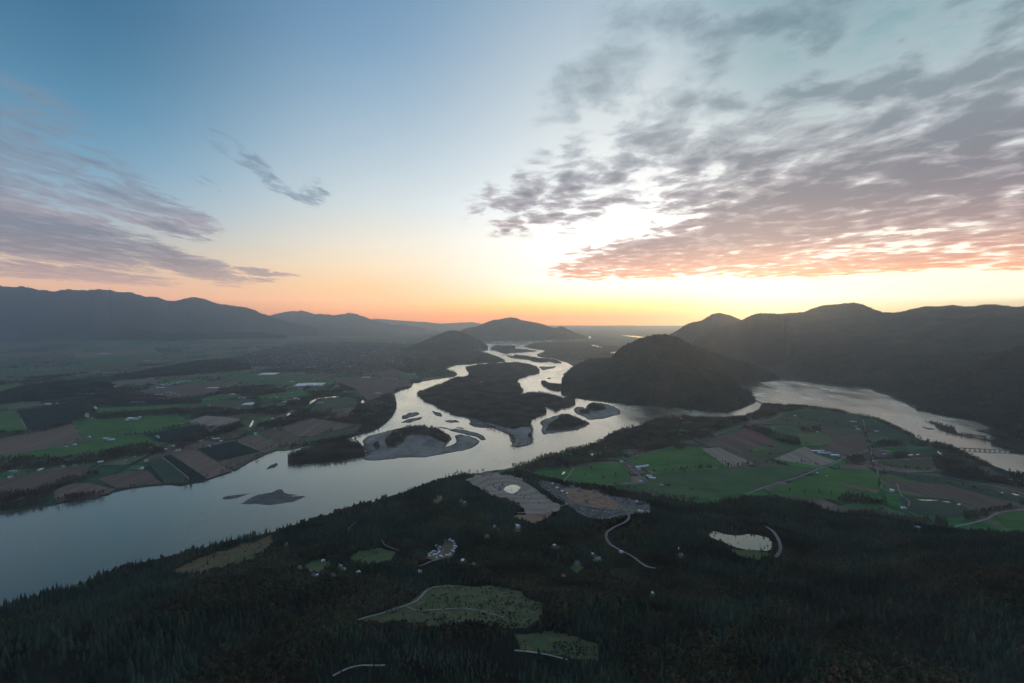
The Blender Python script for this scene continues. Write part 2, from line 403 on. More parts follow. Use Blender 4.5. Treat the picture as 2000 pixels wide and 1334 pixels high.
M['tan'] = fieldmat('tan_field', (.24,.185,.13), (.33,.26,.19), .9, -.6)
M['dark'] = fieldmat('dark_orchard_ground', (.022,.042,.036), (.034,.056,.042), 1.2, .9)
M['whiteroof'] = mottled('white_metal_roof', [(.62,.64,.66),(.78,.79,.80)], 0.3, rough_=.45, spec=.4, rand=.12)
M['greyroof'] = mottled('grey_shingle_roof', [(.10,.10,.11),(.16,.155,.16)], 0.5, rand=.4)
M['blueroof'] = mottled('blue_grey_metal_roof', [(.30,.36,.42),(.40,.46,.52)], 0.4, rough_=.5, spec=.4, rand=.2)
M['redroof'] = mottled('rust_red_roof', [(.22,.11,.08),(.30,.16,.12)], 0.4, rand=.2)
M['darkroof'] = mottled('charcoal_shingle_roof', [(.045,.045,.05),(.08,.078,.08)], 0.5, rand=.4)
M['glassroof'] = mottled('greenhouse_film', [(.50,.54,.56),(.62,.65,.66)], 0.2, rough_=.35, spec=.5, stretch=(1, .05, 1))
M['wall'] = mottled('pale_siding', [(.34,.33,.31),(.48,.46,.43)], 0.2, rand=.4)
M['glass'] = mottled('window_glass', [(.03,.035,.04),(.05,.055,.06)], .5, rough_=.15, spec=.6)
M['concrete'] = mottled('concrete', [(.13,.13,.12),(.19,.185,.175)], .2)
M['carpaint'] = mottled('car_paint', [(.35,.36,.38),(.5,.5,.5)], .5, rough_=.3, spec=.5, rand=.6)
M['tyre'] = mottled('tyre_rubber', [(.02,.02,.02),(.03,.03,.03)], 1)

# ground: colour attribute (what covers each spot) varied by noise
m, nt, b = new_mat('valley_ground')
at = nt.nodes.new('ShaderNodeAttribute'); at.attribute_name = 'cover'
geo = nt.nodes.new('ShaderNodeNewGeometry')
no = nt.nodes.new('ShaderNodeTexNoise'); no.inputs['Scale'].default_value = .01; no.inputs['Detail'].default_value = 9
nt.links.new(geo.outputs['Position'], no.inputs['Vector'])
mr = nt.nodes.new('ShaderNodeMapRange'); mr.inputs[1].default_value = .3; mr.inputs[2].default_value = .7; mr.inputs[3].default_value = .6; mr.inputs[4].default_value = 1.4
nt.links.new(no.outputs[0], mr.inputs[0])
mx = nt.nodes.new('ShaderNodeVectorMath'); mx.operation = 'SCALE'
nt.links.new(at.outputs['Color'], mx.inputs[0]); nt.links.new(mr.outputs[0], mx.inputs['Scale'])
nt.links.new(mx.outputs[0], b.inputs['Base Color'])
b.inputs['Roughness'].default_value = 1; b.inputs['Specular IOR Level'].default_value = .1
M['ground'] = m

# wooded mountain slopes
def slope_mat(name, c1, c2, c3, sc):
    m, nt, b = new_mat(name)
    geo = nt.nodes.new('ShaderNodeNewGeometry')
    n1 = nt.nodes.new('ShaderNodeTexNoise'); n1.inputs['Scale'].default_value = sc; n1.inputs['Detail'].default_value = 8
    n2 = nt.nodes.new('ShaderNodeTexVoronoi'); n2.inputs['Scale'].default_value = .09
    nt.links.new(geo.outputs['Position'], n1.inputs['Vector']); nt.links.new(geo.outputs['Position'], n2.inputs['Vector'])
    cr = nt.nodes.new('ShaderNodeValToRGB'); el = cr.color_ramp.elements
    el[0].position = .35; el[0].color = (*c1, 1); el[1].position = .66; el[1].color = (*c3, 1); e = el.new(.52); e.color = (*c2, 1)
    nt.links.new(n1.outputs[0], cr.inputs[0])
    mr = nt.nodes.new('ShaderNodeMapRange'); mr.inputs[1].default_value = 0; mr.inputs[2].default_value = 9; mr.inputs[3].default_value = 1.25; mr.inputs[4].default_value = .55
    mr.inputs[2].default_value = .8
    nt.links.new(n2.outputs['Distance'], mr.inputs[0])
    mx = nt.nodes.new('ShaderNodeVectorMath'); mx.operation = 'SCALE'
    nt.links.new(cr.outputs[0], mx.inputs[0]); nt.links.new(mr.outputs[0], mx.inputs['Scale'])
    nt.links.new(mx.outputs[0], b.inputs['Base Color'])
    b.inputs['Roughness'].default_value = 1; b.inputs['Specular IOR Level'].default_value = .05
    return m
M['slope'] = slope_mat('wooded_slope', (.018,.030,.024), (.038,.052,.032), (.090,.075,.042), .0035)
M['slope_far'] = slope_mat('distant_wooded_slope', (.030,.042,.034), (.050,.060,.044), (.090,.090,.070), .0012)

def water_mat(name, base, rough_, bump, sc, r0=.03, kf=1.75):
    m = bpy.data.materials.new(name); m.use_nodes = True
    nt = m.node_tree
    for n in list(nt.nodes): nt.nodes.remove(n)
    out = nt.nodes.new('ShaderNodeOutputMaterial')
    geo = nt.nodes.new('ShaderNodeNewGeometry')
    mp = nt.nodes.new('ShaderNodeMapping'); mp.inputs['Scale'].default_value = (1, .45, 1)
    nt.links.new(geo.outputs['Position'], mp.inputs[0])
    n1 = nt.nodes.new('ShaderNodeTexNoise'); n1.inputs['Scale'].default_value = sc; n1.inputs['Detail'].default_value = 4
    nt.links.new(mp.outputs[0], n1.inputs['Vector'])
    # lanes of ruffled and slick water, and silt in the shallows
    n2 = nt.nodes.new('ShaderNodeTexNoise'); n2.inputs['Scale'].default_value = .0035; n2.inputs['Detail'].default_value = 8; n2.inputs['Roughness'].default_value = .6
    nt.links.new(mp.outputs[0], n2.inputs['Vector'])
    mr = nt.nodes.new('ShaderNodeMapRange'); mr.inputs[1].default_value = .35; mr.inputs[2].default_value = .65
    mr.inputs[3].default_value = rough_ * .7; mr.inputs[4].default_value = rough_ * 1.4
    nt.links.new(n2.outputs[0], mr.inputs[0])
    bp = nt.nodes.new('ShaderNodeBump'); bp.inputs['Distance'].default_value = bump; bp.inputs['Strength'].default_value = 1
    nt.links.new(n1.outputs[0], bp.inputs['Height'])
    cr = nt.nodes.new('ShaderNodeValToRGB'); el = cr.color_ramp.elements
    el[0].position = .36; el[1].position = .64
    el[0].color = (*[v * .75 for v in base], 1); el[1].color = (*[v * 1.25 for v in base], 1)
    nt.links.new(n2.outputs[0], cr.inputs[0])
    df = nt.nodes.new('ShaderNodeBsdfDiffuse'); nt.links.new(cr.outputs[0], df.inputs[0])
    gl_ = nt.nodes.new('ShaderNodeBsdfGlossy'); gl_.inputs['Color'].default_value = (1, .93, .80, 1)
    nt.links.new(mr.outputs[0], gl_.inputs['Roughness']); nt.links.new(bp.outputs[0], gl_.inputs['Normal'])
    lw = nt.nodes.new('ShaderNodeLayerWeight'); lw.inputs['Blend'].default_value = .5
    pw = nt.nodes.new('ShaderNodeMath'); pw.operation = 'POWER'; nt.links.new(lw.outputs['Facing'], pw.inputs[0]); pw.inputs[1].default_value = 4.0
    ma = nt.nodes.new('ShaderNodeMath'); ma.operation = 'MULTIPLY_ADD'; nt.links.new(pw.outputs[0], ma.inputs[0]); ma.inputs[1].default_value = kf; ma.inputs[2].default_value = r0
    mi = nt.nodes.new('ShaderNodeMixShader'); nt.links.new(ma.outputs[0], mi.inputs[0]); nt.links.new(df.outputs[0], mi.inputs[1]); nt.links.new(gl_.outputs[0], mi.inputs[2])
    nt.links.new(mi.outputs[0], out.inputs[0])
    return m
M['water'] = water_mat('river_water', (.085,.062,.034), .22, .05, .05)
M['pondwater'] = water_mat('pond_water', (.03,.035,.035), .08, .01, .1, .12, 1.9)
M['lakelet'] = water_mat('lakelet_water', (.03,.035,.035), .06, .01, .1, .06, 1.5)

# ------------------------------------------------------------------ object helpers
def mesh_np(name, verts, faces, mat, parent=None):
    me = bpy.data.meshes.new(name)
    me.from_pydata([tuple(v) for v in verts], [], [tuple(f) for f in faces])
    me.update()
    o = bpy.data.objects.new(name, me)
    if mat is not None:
        for k in (mat if isinstance(mat, (list, tuple)) else [mat]): me.materials.append(k)
    C.objects.link(o)
    if parent is not None: o.parent = parent
    return o

def grid_mesh(name, V, nu, nv, mat, smooth=True):
    """V: (nu*nv,3) vertices in rows of nv"""
    me = bpy.data.meshes.new(name)
    me.vertices.add(len(V)); me.vertices.foreach_set('co', np.ascontiguousarray(V, np.float32).ravel())
    a = (np.arange(nu - 1)[:, None] * nv + np.arange(nv - 1)[None, :]).ravel()
    q = np.stack([a, a + 1, a + nv + 1, a + nv], 1).astype(np.int32)
    me.loops.add(q.size); me.loops.foreach_set('vertex_index', q.ravel())
    me.polygons.add(len(q)); me.polygons.foreach_set('loop_start', np.arange(0, q.size, 4, dtype=np.int32))
    me.polygons.foreach_set('loop_total', np.full(len(q), 4, np.int32))
    me.update(calc_edges=True)
    if smooth: me.polygons.foreach_set('use_smooth', np.ones(len(q), bool))
    me.materials.append(mat)
    o = bpy.data.objects.new(name, me); C.objects.link(o)
    return o

def struct(o, stuff=False):
    o['kind'] = 'stuff' if stuff else 'structure'
    return o

def tag(o, label, cat, group=None, kind=None):
    o['label'] = label; o['category'] = cat
    if group: o['group'] = group
    if kind: o['kind'] = kind
    return o

# ================================================================== GROUND SHEET
ncol, = (1500,)
ang = np.concatenate([np.linspace(-88, -54, 60, endpoint=False), np.linspace(-54, 54, 1480), np.linspace(54, 88, 61)[1:]]) * math.pi / 180
d_ = np.concatenate([np.linspace(17.5, 60, 50, endpoint=False), np.linspace(60, 420, 420, endpoint=False), np.linspace(420, 760, 260, endpoint=False), np.linspace(760, 4200, 40)])
rad = (H * F) / d_           # ring distances; close rings where the picture needs them
A, Rr = np.meshgrid(ang, rad, indexing='ij')
# rings follow rows of the ground seen ahead; widen them sideways
k = 1 / np.maximum(np.cos(np.clip(A, -0.95, 0.95)), .5)
gx = (np.sin(A) * Rr * k).ravel(); gy = (np.cos(A) * Rr * k).ravel()
th = terr(gx, gy)
rd = sdist(gx, gy, RIV_W, 60.0)       # + inside water
wav = (fbm(gx / 25, gy / 25, 3, 5) - .5) * 6
hgt = np.where(rd > 0, -np.clip(rd * .25, 0, 5), 0) + np.where(rd <= 0, np.minimum(th, np.clip(-rd * .35, 0, 400) * np.where(th > 5, 1.2, 1)), 0)
gz = hgt
# what covers the valley floor: strips of farmland, dark woods, towns
def cover_colours(x, y):
    n = len(x)
    ca, sa = math.cos(.18), math.sin(.18)
    xw = x + 140 * (fbm(x / 2600, y / 2600, 2, 31) - .5); yw = y + 400 * (fbm(x / 2600, y / 2600, 2, 41) - .5)
    u = xw * ca + yw * sa; v = -xw * sa + yw * ca
    big_u = np.floor(u / 820); big_v = np.floor(v / 820)
    h0 = _hash(big_u, big_v, 51)
    fu = u / 820 - big_u; fv = v / 820 - big_v
    su = np.where(h0 < .35, 3, np.where(h0 < .7, 2, 4)); sv = np.where(h0 < .35, 2, np.where(h0 < .7, 3, 1))
    cu = np.floor(fu * su); cv = np.floor(fv * sv)
    hh = _hash(big_u * 7 + cu, big_v * 5 + cv, 61)
    pal = np.array([(.050,.150,.045),(.100,.130,.055),(.170,.120,.085),(.065,.180,.050),(.130,.150,.065),(.200,.145,.105),(.045,.085,.045),(.120,.105,.065),(.070,.120,.055),(.140,.100,.075)])
    col = pal[(hh * 10).astype(int) % 10]
    wood = fbm(x / 900, y / 900, 4, 71)
    eu = np.minimum(fu * su - cu, 1 - (fu * su - cu)) * 820 / su; ev = np.minimum(fv * sv - cv, 1 - (fv * sv - cv)) * 820 / sv
    edge = np.minimum(eu, ev)
    hedge = (edge < 16) & (_hash(big_u * 3 + cu, big_v * 3 + cv + 9, 77) < .6)
    w = sstep(.59, .62, wood)[:, None]
    woodc = np.array([.030, .042, .030])
    col = col * (1 - w) + woodc * w
    col[hedge] = woodc
    return col, wood, edge, hedge
col, wood_n, _e, _h = cover_colours(gx, gy)
hs = sdist(gx, gy, HILL_W, 200.0)
col[hs > 0] = (.035, .040, .028)
mud = (rd > -14)
col[mud] = (.060, .060, .048)
# colour beyond the lowland right of the hill: wooded shore under the mountains
rp, rq = proj(gx, gy, gz)
shore = (rp > 1480) & (rq < 900) & (rd < -2) & inside(rp, rq, [(1440,640),(2600,640),(2600,990),(2060,900),(2000,884),(1960,872),(1940,862),(1930,836),(1760,780),(1700,758),(1575,744),(1530,740),(1490,745)])
col[shore] = (.030, .038, .028)
V = np.stack([gx, gy, gz], 1)
ground = struct(grid_mesh('ground', V, len(ang), len(rad), M['ground']))
ca_ = ground.data.color_attributes.new('cover', 'FLOAT_COLOR', 'POINT')
ca_.data.foreach_set('color', np.concatenate([col, np.ones((len(col), 1))], 1).astype(np.float32).ravel())

# ================================================================== WATER
def sheet(name, P, z, mat, struct_=True):
    o = mesh_np(name, [(p[0], p[1], z) for p in P], [tuple(range(len(P)))], mat)
    return struct(o)
river = struct(mesh_np('river', [(-9000, 900, 0), (9000, 900, 0), (9000, 26000, 0), (-9000, 26000, 0)], [(0, 1, 2, 3)], M['water']))

def tri_fill(poly2, step=None, extra=None):
    """triangulate a 2-D outline, with interior points on a grid of the given step"""
    P = [Vector((float(a), float(b))) for a, b in poly2]
    n = len(P)
    edges = [(i, (i + 1) % n) for i in range(n)]
    if step:
        A_ = np.asarray(poly2, float)
        xs = np.arange(A_[:, 0].min(), A_[:, 0].max(), step[0]); ys = np.arange(A_[:, 1].min(), A_[:, 1].max(), step[1])
        if len(xs) and len(ys):
            X, Y = np.meshgrid(xs, ys); X = X.ravel() + rng.uniform(-.2, .2, X.size) * step[0]; Y = Y.ravel() + rng.uniform(-.2, .2, Y.size) * step[1]
            k = inside(X, Y, A_)
            P += [Vector((a, b)) for a, b in zip(X[k], Y[k])]
    r = delaunay_2d_cdt(P, edges, [list(range(n))], 1, 1e-4)
    return np.array([(v.x, v.y) for v in r[0]]), [tuple(f) for f in r[2]]

def up(vx, vy, faces):
    out = []
    for f in faces:
        a = sum(vx[f[i]] * vy[f[(i + 1) % len(f)]] - vx[f[(i + 1) % len(f)]] * vy[f[i]] for i in range(len(f)))
        out.append(f if a > 0 else tuple(reversed(f)))
    return out

def drape(name, poly, mat, off=.7, step=(8, 5), hilly=True, z=None):
    """a patch of ground cover that follows the terrain"""
    if hilly and z is None:
        v2, fs = tri_fill(poly, step)
        x, y, zz = hit(v2[:, 0], v2[:, 1]); zz = zz + off
    else:
        v2, fs = tri_fill(poly, None)
        zz = z if z is not None else PLAIN + off
        x, y = G(v2[:, 0], v2[:, 1], zz); zz = np.full(len(x), zz)
    fs = up(x, y, fs)
    o = struct(mesh_np(name, np.stack([x, y, zz], 1), fs, mat))
    o.data.polygons.foreach_set('use_smooth', np.ones(len(o.data.polygons), bool))
    return o

def island(name, poly, top, mat, seed):
    P = rough(poly, 2, .09, seed)
    w = W(P, 0.0)
    c = w.mean(0)
    area = np.sum(w[:, 0] * np.roll(w[:, 1], -1) - np.roll(w[:, 0], -1) * w[:, 1])
    if area < 0: w = w[::-1]
    nxt = np.roll(w, -1, 0); prv = np.roll(w, 1, 0)
    t = nxt - prv; nr = np.stack([-t[:, 1], t[:, 0]], 1); nr /= np.maximum(np.hypot(nr[:, 0], nr[:, 1])[:, None], 1e-6)
    ext = max(np.ptp(w[:, 0]), 1)
    bank = min(5, ext * .01)
    outer = w - nr * 3
    vs = []; fs = []
    n = len(w)
    v2, tf = tri_fill([(a, b) for a, b in w], (max(ext / 40, 12), max(np.ptp(w[:, 1]) / 40, 12)))
    dd = sdist(v2[:, 0], v2[:, 1], w, 40.0)
    zz = top * (.25 + .75 * sstep(0, 30, np.abs(dd))) + (fbm(v2[:, 0] / 40, v2[:, 1] / 40, 3, seed) - .5) * top * .8 * sstep(0, 20, np.abs(dd))
    vs = [(a, b, z) for (a, b), z in zip(v2, zz)]
    fs = up(v2[:, 0], v2[:, 1], tf)
    base = len(vs)
    for i in range(n):
        vs.append((outer[i, 0], outer[i, 1], -1.0))
    for i in range(n):
        vs.append((w[i, 0], w[i, 1], top * .25))
    for i in range(n):
        j = (i + 1) % n
        fs.append((base + i, base + j, base + n + j, base + n + i))
    o = struct(mesh_np(name, vs, fs, mat))
    o.data.polygons.foreach_set('use_smooth', np.ones(len(o.data.polygons), bool))
    return P

ISL = {}
for i, (nm, (poly, top, look)) in enumerate(ISLANDS.items()):
    mat = {'wood': M['islandsoil'], 'gravel': M['gravel'], 'sand': M['sand']}[look]
    ISL[nm] = island({'wood': 'river_island', 'gravel': 'gravel_bar', 'sand': 'sand_bar'}[look], poly, top, mat, 100 + i)
drape('gravel_bar', rough(BAR_ON_BIG, 2, .08, 9), M['gravel'], z=4.2)
for v in VEG: drape('island_scrub', rough(v, 2, .1, 8), M['islandsoil'], z=2.4)

# small ponds and sloughs lying in the fields
PONDS = [[(1153,889),(1157,885),(1163,884),(1166,887),(1160,890),(1155,890.5)],[(1166,885),(1171,880),(1175,880),(1172,885)],[(1179,876),(1182,872),(1188,870),(1186,875),(1183,878)],
 [(1097,927),(1099,923),(1103,920.5),(1104,922),(1101,926)],[(1772,888.6),(1778,887.3),(1784,887.6),(1783,889),(1775,889.4)],[(1785,888),(1791,887),(1799,886.8),(1793,888.6)],
 [(1830,880),(1834,882),(1839,886),(1844,890.5),(1838,889),(1833,885)],[(1788,974.5),(1800,975.5),(1812,975.6),(1836,977),(1820,978.2),(1808,978)],[(1837,978),(1850,979),(1858,981),(1846,980.6)],
 [(1870,983.5),(1877,984),(1876,986),(1871,987)],[(1893,994),(1905,995.5),(1920,1000),(1906,998.5)],[(1972,963),(1982,964),(1993,967),(1984,967.6)],[(1948,960),(1958,962),(1965,963.5),(1955,962.6)],
 [(164,813),(168,806),(172,807),(175,812),(184,816),(175,816.5)],[(182,797),(185,792),(190,796),(188,799)],[(486,833),(491,826),(493,821),(496,822),(494,829),(490,834)],
 [(557,813),(560,808),(567,805),(568,807),(563,812)],[(601,789),(606,782),(614,777.5),(630,775.5),(655,774),(662,775),(640,777),(622,779),(612,785),(605,789)],[(705,787),(707,782),(711,782),(711,788)],
 [(883,684.6),(900,683),(918,683.2),(926,686),(912,688),(893,686.6)],[(862,696.2),(867,694),(873,694),(871,697)],[(884,700),(888,700),(887.5,707),(884,707)],[(893,707),(901,706.6),(911,708),(900,709)],
 [(1149,673.6),(1158,673.4),(1178,677.6),(1176,679),(1160,676.4)],[(1192,688),(1196,686.6),(1204,687),(1201,691),(1195,691)],[(1212,654.4),(1240,656.2),(1262,658.6),(1250,659.4),(1232,657.6)],
 [(921,750.6),(933,746.6),(941,743),(947,743.6),(951,745.4),(944,746.8),(934,748.6)],[(888,757),(891,753.6),(895,752.5),(894,755.5)],[(1466,707.6),(1490,706.6),(1512,707.6),(1530,710),(1518,712.6),(1502,715.6),(1478,712)],
 [(1001,779),(1005,777.6),(1014,783),(1023,787.2),(1015,787.6),(1006,783)],[(838,758),(848,752),(858,750.6),(850,757)],[(878,719.6),(884,718),(889,721),(884,723)],
 [(352,647.2),(380,645.5),(415,645),(434,646),(418,648),(385,648.6)],[(1136,706.6),(1142,703.8),(1144,705.4),(1140,709)],[(1758,990),(1765,988.6),(1768,987.6),(1760,991)],[(1210,879.5),(1213,877),(1216,877.6)],
 [(1095,806),(1100,802),(1098,808)],[(1640,977.6),(1643,976),(1646,977.4)]]
for i, p in enumerate(PONDS):
    big = p[0][1] < 800
    drape('pond', rough(p, 2, .10, 300 + i) if not big else p, M['pondwater'], z=PLAIN + (1.3 if 700 < p[0][1] else 2.2) if not (900 < p[0][0] < 1030 and p[0][1] < 800) else 5.2)
def pond_hill(poly, z, mat=None, seed=1):
    drape('pond', rough(poly, 2, .06, seed), mat or M['pondwater'], z=z + 1.2)
LAKELET = [(1383,1043),(1390,1037),(1400,1038),(1415,1043),(1435,1046),(1460,1043),(1480,1045),(1500,1050),(1510,1060),(1513,1073),(1497,1076),(1475,1074),(1450,1072),(1425,1065),(1405,1056),(1390,1050)]
pond_hill(LAKELET, POND_ROUND_Z, M['lakelet'], seed=5)
TOPPOND = [(983,956),(988,950),(998,947),(1010,948),(1017,952),(1012,959),(1003,964),(990,963)]
pond_hill(TOPPOND, POND_TOP_Z, seed=6)
DIRTPOND = [(1122,966),(1130,964),(1140,964),(1149,967),(1143,969),(1130,969)]
pond_hill(DIRTPOND, POND_DIRT_Z, seed=7)
pond_hill([(1323,1072),(1328,1067),(1338,1068),(1345,1070),(1338,1074),(1328,1076)], float(hit(1334,1071)[2][0]), seed=9)
pond_hill([(86,1186),(96,1172),(108,1160),(120,1152),(122,1156),(112,1166),(104,1178),(94,1188)], float(hit(100,1175)[2][0]), M['water'], seed=10)
pond_hill([(1105,961.5),(1111,961),(1114,963),(1108,964)], float(hit(1110,962)[2][0]), seed=11)

# ================================================================== FIELDS
FIELDS = [
 ('green',[(-40,806),(29,802),(52,840),(20,843),(-40,846)]),('dark',[(33,803),(80,798),(130,790),(170,800),(175,815),(140,824),(80,837),(55,840)]),
 ('brown',[(-60,864),(0,858),(80,841),(139,827),(163,857),(120,872),(60,880),(0,888),(-60,893)]),('green',[(141,825),(250,815),(345,812),(380,828),(300,842),(250,848),(200,852),(166,857)]),
 ('green',[(0,890),(100,874),(165,859),(200,854),(280,850),(300,853),(305,872),(260,884),(180,880),(110,893),(0,896)]),('brown_b',[(-40,942),(0,937),(80,922),(170,910),(172,925),(140,933),(128,937),(88,960),(0,968),(-40,974)]),
 ('brown',[(105,960),(130,946),(170,943),(225,955),(212,964),(150,975),(110,981)]),('brown_b',[(190,935),(250,920),(288,918),(318,945),(250,952),(226,953)]),
 ('teal',[(287,903),(315,893),(370,936),(366,944),(322,944)]),('dark',[(318,892),(332,888),(404,935),(395,940),(374,937)]),('brown',[(334,886),(380,879),(454,919),(405,935)]),
 ('dark',[(385,877),(455,862),(510,882),(425,901)]),('brown_b',[(426,903),(510,884),(540,877),(500,894),(458,918)]),('brown',[(463,859),(505,849),(550,869),(520,883),(512,882)]),
 ('brown_b',[(508,848),(540,838),(598,858),(590,867),(553,869)]),('brown',[(546,836),(640,808),(704,822),(710,828),(650,841),(585,853)]),('olive',[(586,856),(650,843),(712,830),(700,845),(640,859),(602,864)]),
 ('olive',[(613,787),(640,777),(680,775.5),(697,780),(699,792),(660,800),(635,798),(622,794)]),('brown_b',[(650,738),(700,735),(790,742),(803,747),(798,755),(768,763),(760,776),(720,784),(690,760),(655,746)]),
 ('dark',[(280,850),(385,829),(402,840),(330,865),(300,862)]),('tan',[(367,822),(400,812),(440,814),(470,819),(440,831),(395,832)]),('green',[(185,797),(330,791),(338,799),(190,807)]),
 ('brown',[(225,745),(300,739),(312,747),(228,755)]),('brown',[(80,769),(150,763),(200,760),(180,770),(90,773)]),('brown_b',[(240,768),(330,754),(400,745),(450,748),(420,768),(330,780),(250,778)]),
 ('olive',[(380,789),(490,780),(496,800),(390,806)]),('green_b',[(450,735),(560,727),(640,740),(600,755),(500,752),(455,745)]),('green_b',[(0,728),(100,722),(112,732),(0,738)]),
 ('olive',[(120,722),(260,710),(270,718),(115,732)]),('green',[(500,770),(590,762),(610,772),(560,782),(510,780)]),('green_b',[(640,770),(700,762),(760,772),(740,780),(700,776)]),
 ('green',[(0,752),(40,748),(60,758),(0,765)]),('green_b',[(0,776),(22,772),(28,790),(0,796)]),('brown_b',[(640,724),(760,718),(800,730),(700,733)]),('green',[(760,735),(850,727),(870,733),(800,741)]),
 ('green',[(400,790),(470,772),(430,770),(390,780)]),('teal',[(0,705),(120,698),(130,706),(0,716)]),('brown_b',[(0,690),(160,682),(170,690),(0,700)]),('brown',[(140,690),(300,681),(310,687),(150,700)]),
 ('green_b',[(150,700),(300,690),(330,696),(160,711)]),('olive',[(170,712),(320,700),(330,706),(180,720)]),('yellow',[(270,705),(330,702),(335,706),(275,709)]),
 # right bank
 ('teal',[(1535,806),(1580,801),(1640,805),(1690,818),(1760,842),(1800,862),(1775,866),(1690,842),(1600,825),(1540,813)]),('olive',[(1500,817),(1540,815),(1620,830),(1682,842),(1688,850),(1600,839),(1500,826)]),
 ('red',[(1428,845),(1462,836),(1490,848),(1520,868),(1490,871),(1455,856)]),('brown_b',[(1395,852),(1428,846),(1488,872),(1448,885),(1410,873)]),('tan',[(1370,876),(1405,874),(1430,887),(1475,906),(1425,912),(1395,896)]),
 ('green_b',[(1515,832),(1562,840),(1555,856),(1520,848)]),('yellow',[(1560,845),(1622,853),(1617,867),(1590,866),(1556,859)]),('brown_b',[(1627,852),(1690,856),(1694,879),(1660,891),(1612,875)]),
 ('tan',[(1512,897),(1570,872),(1585,877),(1588,885),(1632,900),(1620,906),(1600,911),(1560,904)]),('olive',[(1450,887),(1530,869),(1560,871),(1510,895),(1477,903)]),
 ('green',[(1222,898),(1270,884),(1329,869),(1367,875),(1420,911),(1350,917),(1285,923),(1262,918)]),('green',[(1023,925),(1092,916),(1204,903),(1229,919),(1234,940),(1178,946),(1127,943),(1070,935)]),
 ('green_b',[(1250,930),(1270,925),(1400,915),(1530,909),(1598,914),(1500,948),(1465,961),(1400,957),(1300,945),(1262,942)]),('green',[(1505,953),(1560,939),(1622,918),(1690,915),(1714,925),(1722,965),(1640,976),(1560,972),(1505,964)]),
 ('green_b',[(1180,948),(1262,944),(1330,952),(1400,960),(1450,965),(1420,972),(1340,976),(1262,962),(1190,953)]),
 ('brown',[(1640,906),(1690,909),(1702,918),(1640,915)]),('olive',[(1712,900),(1740,896),(1815,902),(1820,916),(1800,919),(1730,910)]),
 ('teal',[(1716,918),(1800,925),(1900,945),(2000,972),(2060,985),(2060,997),(2000,985),(1880,955),(1760,932)]),('brown_b',[(1722,936),(1850,947),(2000,987),(2000,998),(1950,1000),(1880,985),(1750,955)]),
 ('teal',[(1755,966),(1860,975),(1905,1000),(1870,1012),(1790,1005),(1765,990)]),('green',[(1945,1011),(2000,997),(2100,985),(2100,1050),(2000,1040),(1962,1030)]),('green_b',[(1628,988),(1720,985),(1736,1008),(1690,1003)]),
 ('olive',[(1650,893),(1698,884),(1704,900),(1650,903)]),('green_b',[(1700,848),(1740,845),(1800,868),(1760,872),(1704,872)]),('teal',[(1400,838),(1440,826),(1490,828),(1450,838)]),
 ('teal',[(1720,894),(1760,880),(1830,876),(1900,892),(1840,893),(1760,893)]),('olive',[(1870,905),(1930,912),(1960,930),(1900,925)]),('green_b',[(1740,1008),(1800,1008),(1860,1016),(1840,1030),(1770,1020)]),
]
for i, (c, p) in enumerate(FIELDS):
    far = p[0][1] < 760
    drape('field', rough(p, 1, .015, 500 + i), M[c], z=PLAIN + (.8 if not far else 1.6) + .03 * (i % 9))
over = [('brown',[(1635,942),(1670,948),(1718,958),(1712,963),(1660,953)]),('yellow',[(700,860),(760,848),(770,852),(715,866)])]
drape('field', over[0][1], M['brown'], z=PLAIN + 1.6)

# cleared patches on the wooded hill
CLEAR = {
 'strip': ('drygrass', [(335,1117),(360,1103),(400,1087),(470,1062),(530,1045),(534,1062),(515,1080),(450,1107),(390,1122)]),
 'strip_green': ('meadow', [(385,1120),(440,1097),(490,1080),(517,1072),(512,1081),(450,1104),(410,1118)]),
 'meadow': ('meadow', [(678,1095),(700,1076),(740,1069),(775,1078),(762,1096),(735,1101)]),
 'meadow_small': ('meadow', [(592,1104),(612,1094),(640,1093),(652,1105),(628,1118),(602,1116)]),
 'logged': ('clearing', [(705,1210),(760,1192),(800,1176),(826,1154),(845,1146),(880,1144),(960,1144),(1020,1155),(1060,1178),(1062,1205),(1030,1228),(960,1222),(900,1216),(850,1224),(790,1217),(730,1216)]),
 'logged_low': ('clearing', [(1003,1240),(1060,1233),(1120,1243),(1168,1258),(1170,1290),(1110,1284),(1020,1272)]),
 'yard': ('meadow', [(1108,1112),(1120,1103),(1138,1107),(1144,1116),(1126,1122)]),
 'lakeside': ('meadow', [(1418,1070),(1450,1076),(1500,1080),(1510,1082),(1480,1094),(1440,1084)]),
 'track_low': ('clearing', [(1645,1185),(1680,1170),(1720,1162)]),
 'terrace': ('terrace', [(908,938),(924,929),(966,923),(1000,928),(1028,944),(1050,962),(1075,975),(1094,986),(1092,998),(1068,1006),(1030,1006),(1016,990),(985,972),(950,962),(926,948)]),
 'clay_low': ('clay', [(1000,1010),(1055,1004),(1088,999),(1074,1008),(1042,1022),(1020,1016)]),
 'clay_mid': ('clay', [(1098,955),(1140,956),(1184,968),(1212,992),(1186,996),(1150,988),(1120,981),(1106,968)]),
 'housing': ('suburb', [(1050,942),(1070,941),(1110,950),(1150,958),(1200,970),(1270,984),(1272,998),(1240,1004),(1205,1012),(1160,1012),(1130,1003),(1112,988),(1084,968),(1060,955)]),
 'trailers': ('drygrass', [(828,1090),(850,1076),(868,1062),(882,1056),(892,1066),(890,1080),(875,1092),(850,1096)]),
 'knoll': ('drygrass', [(846,976),(852,969),(862,968),(864,976),(856,983),(848,982)]),
}
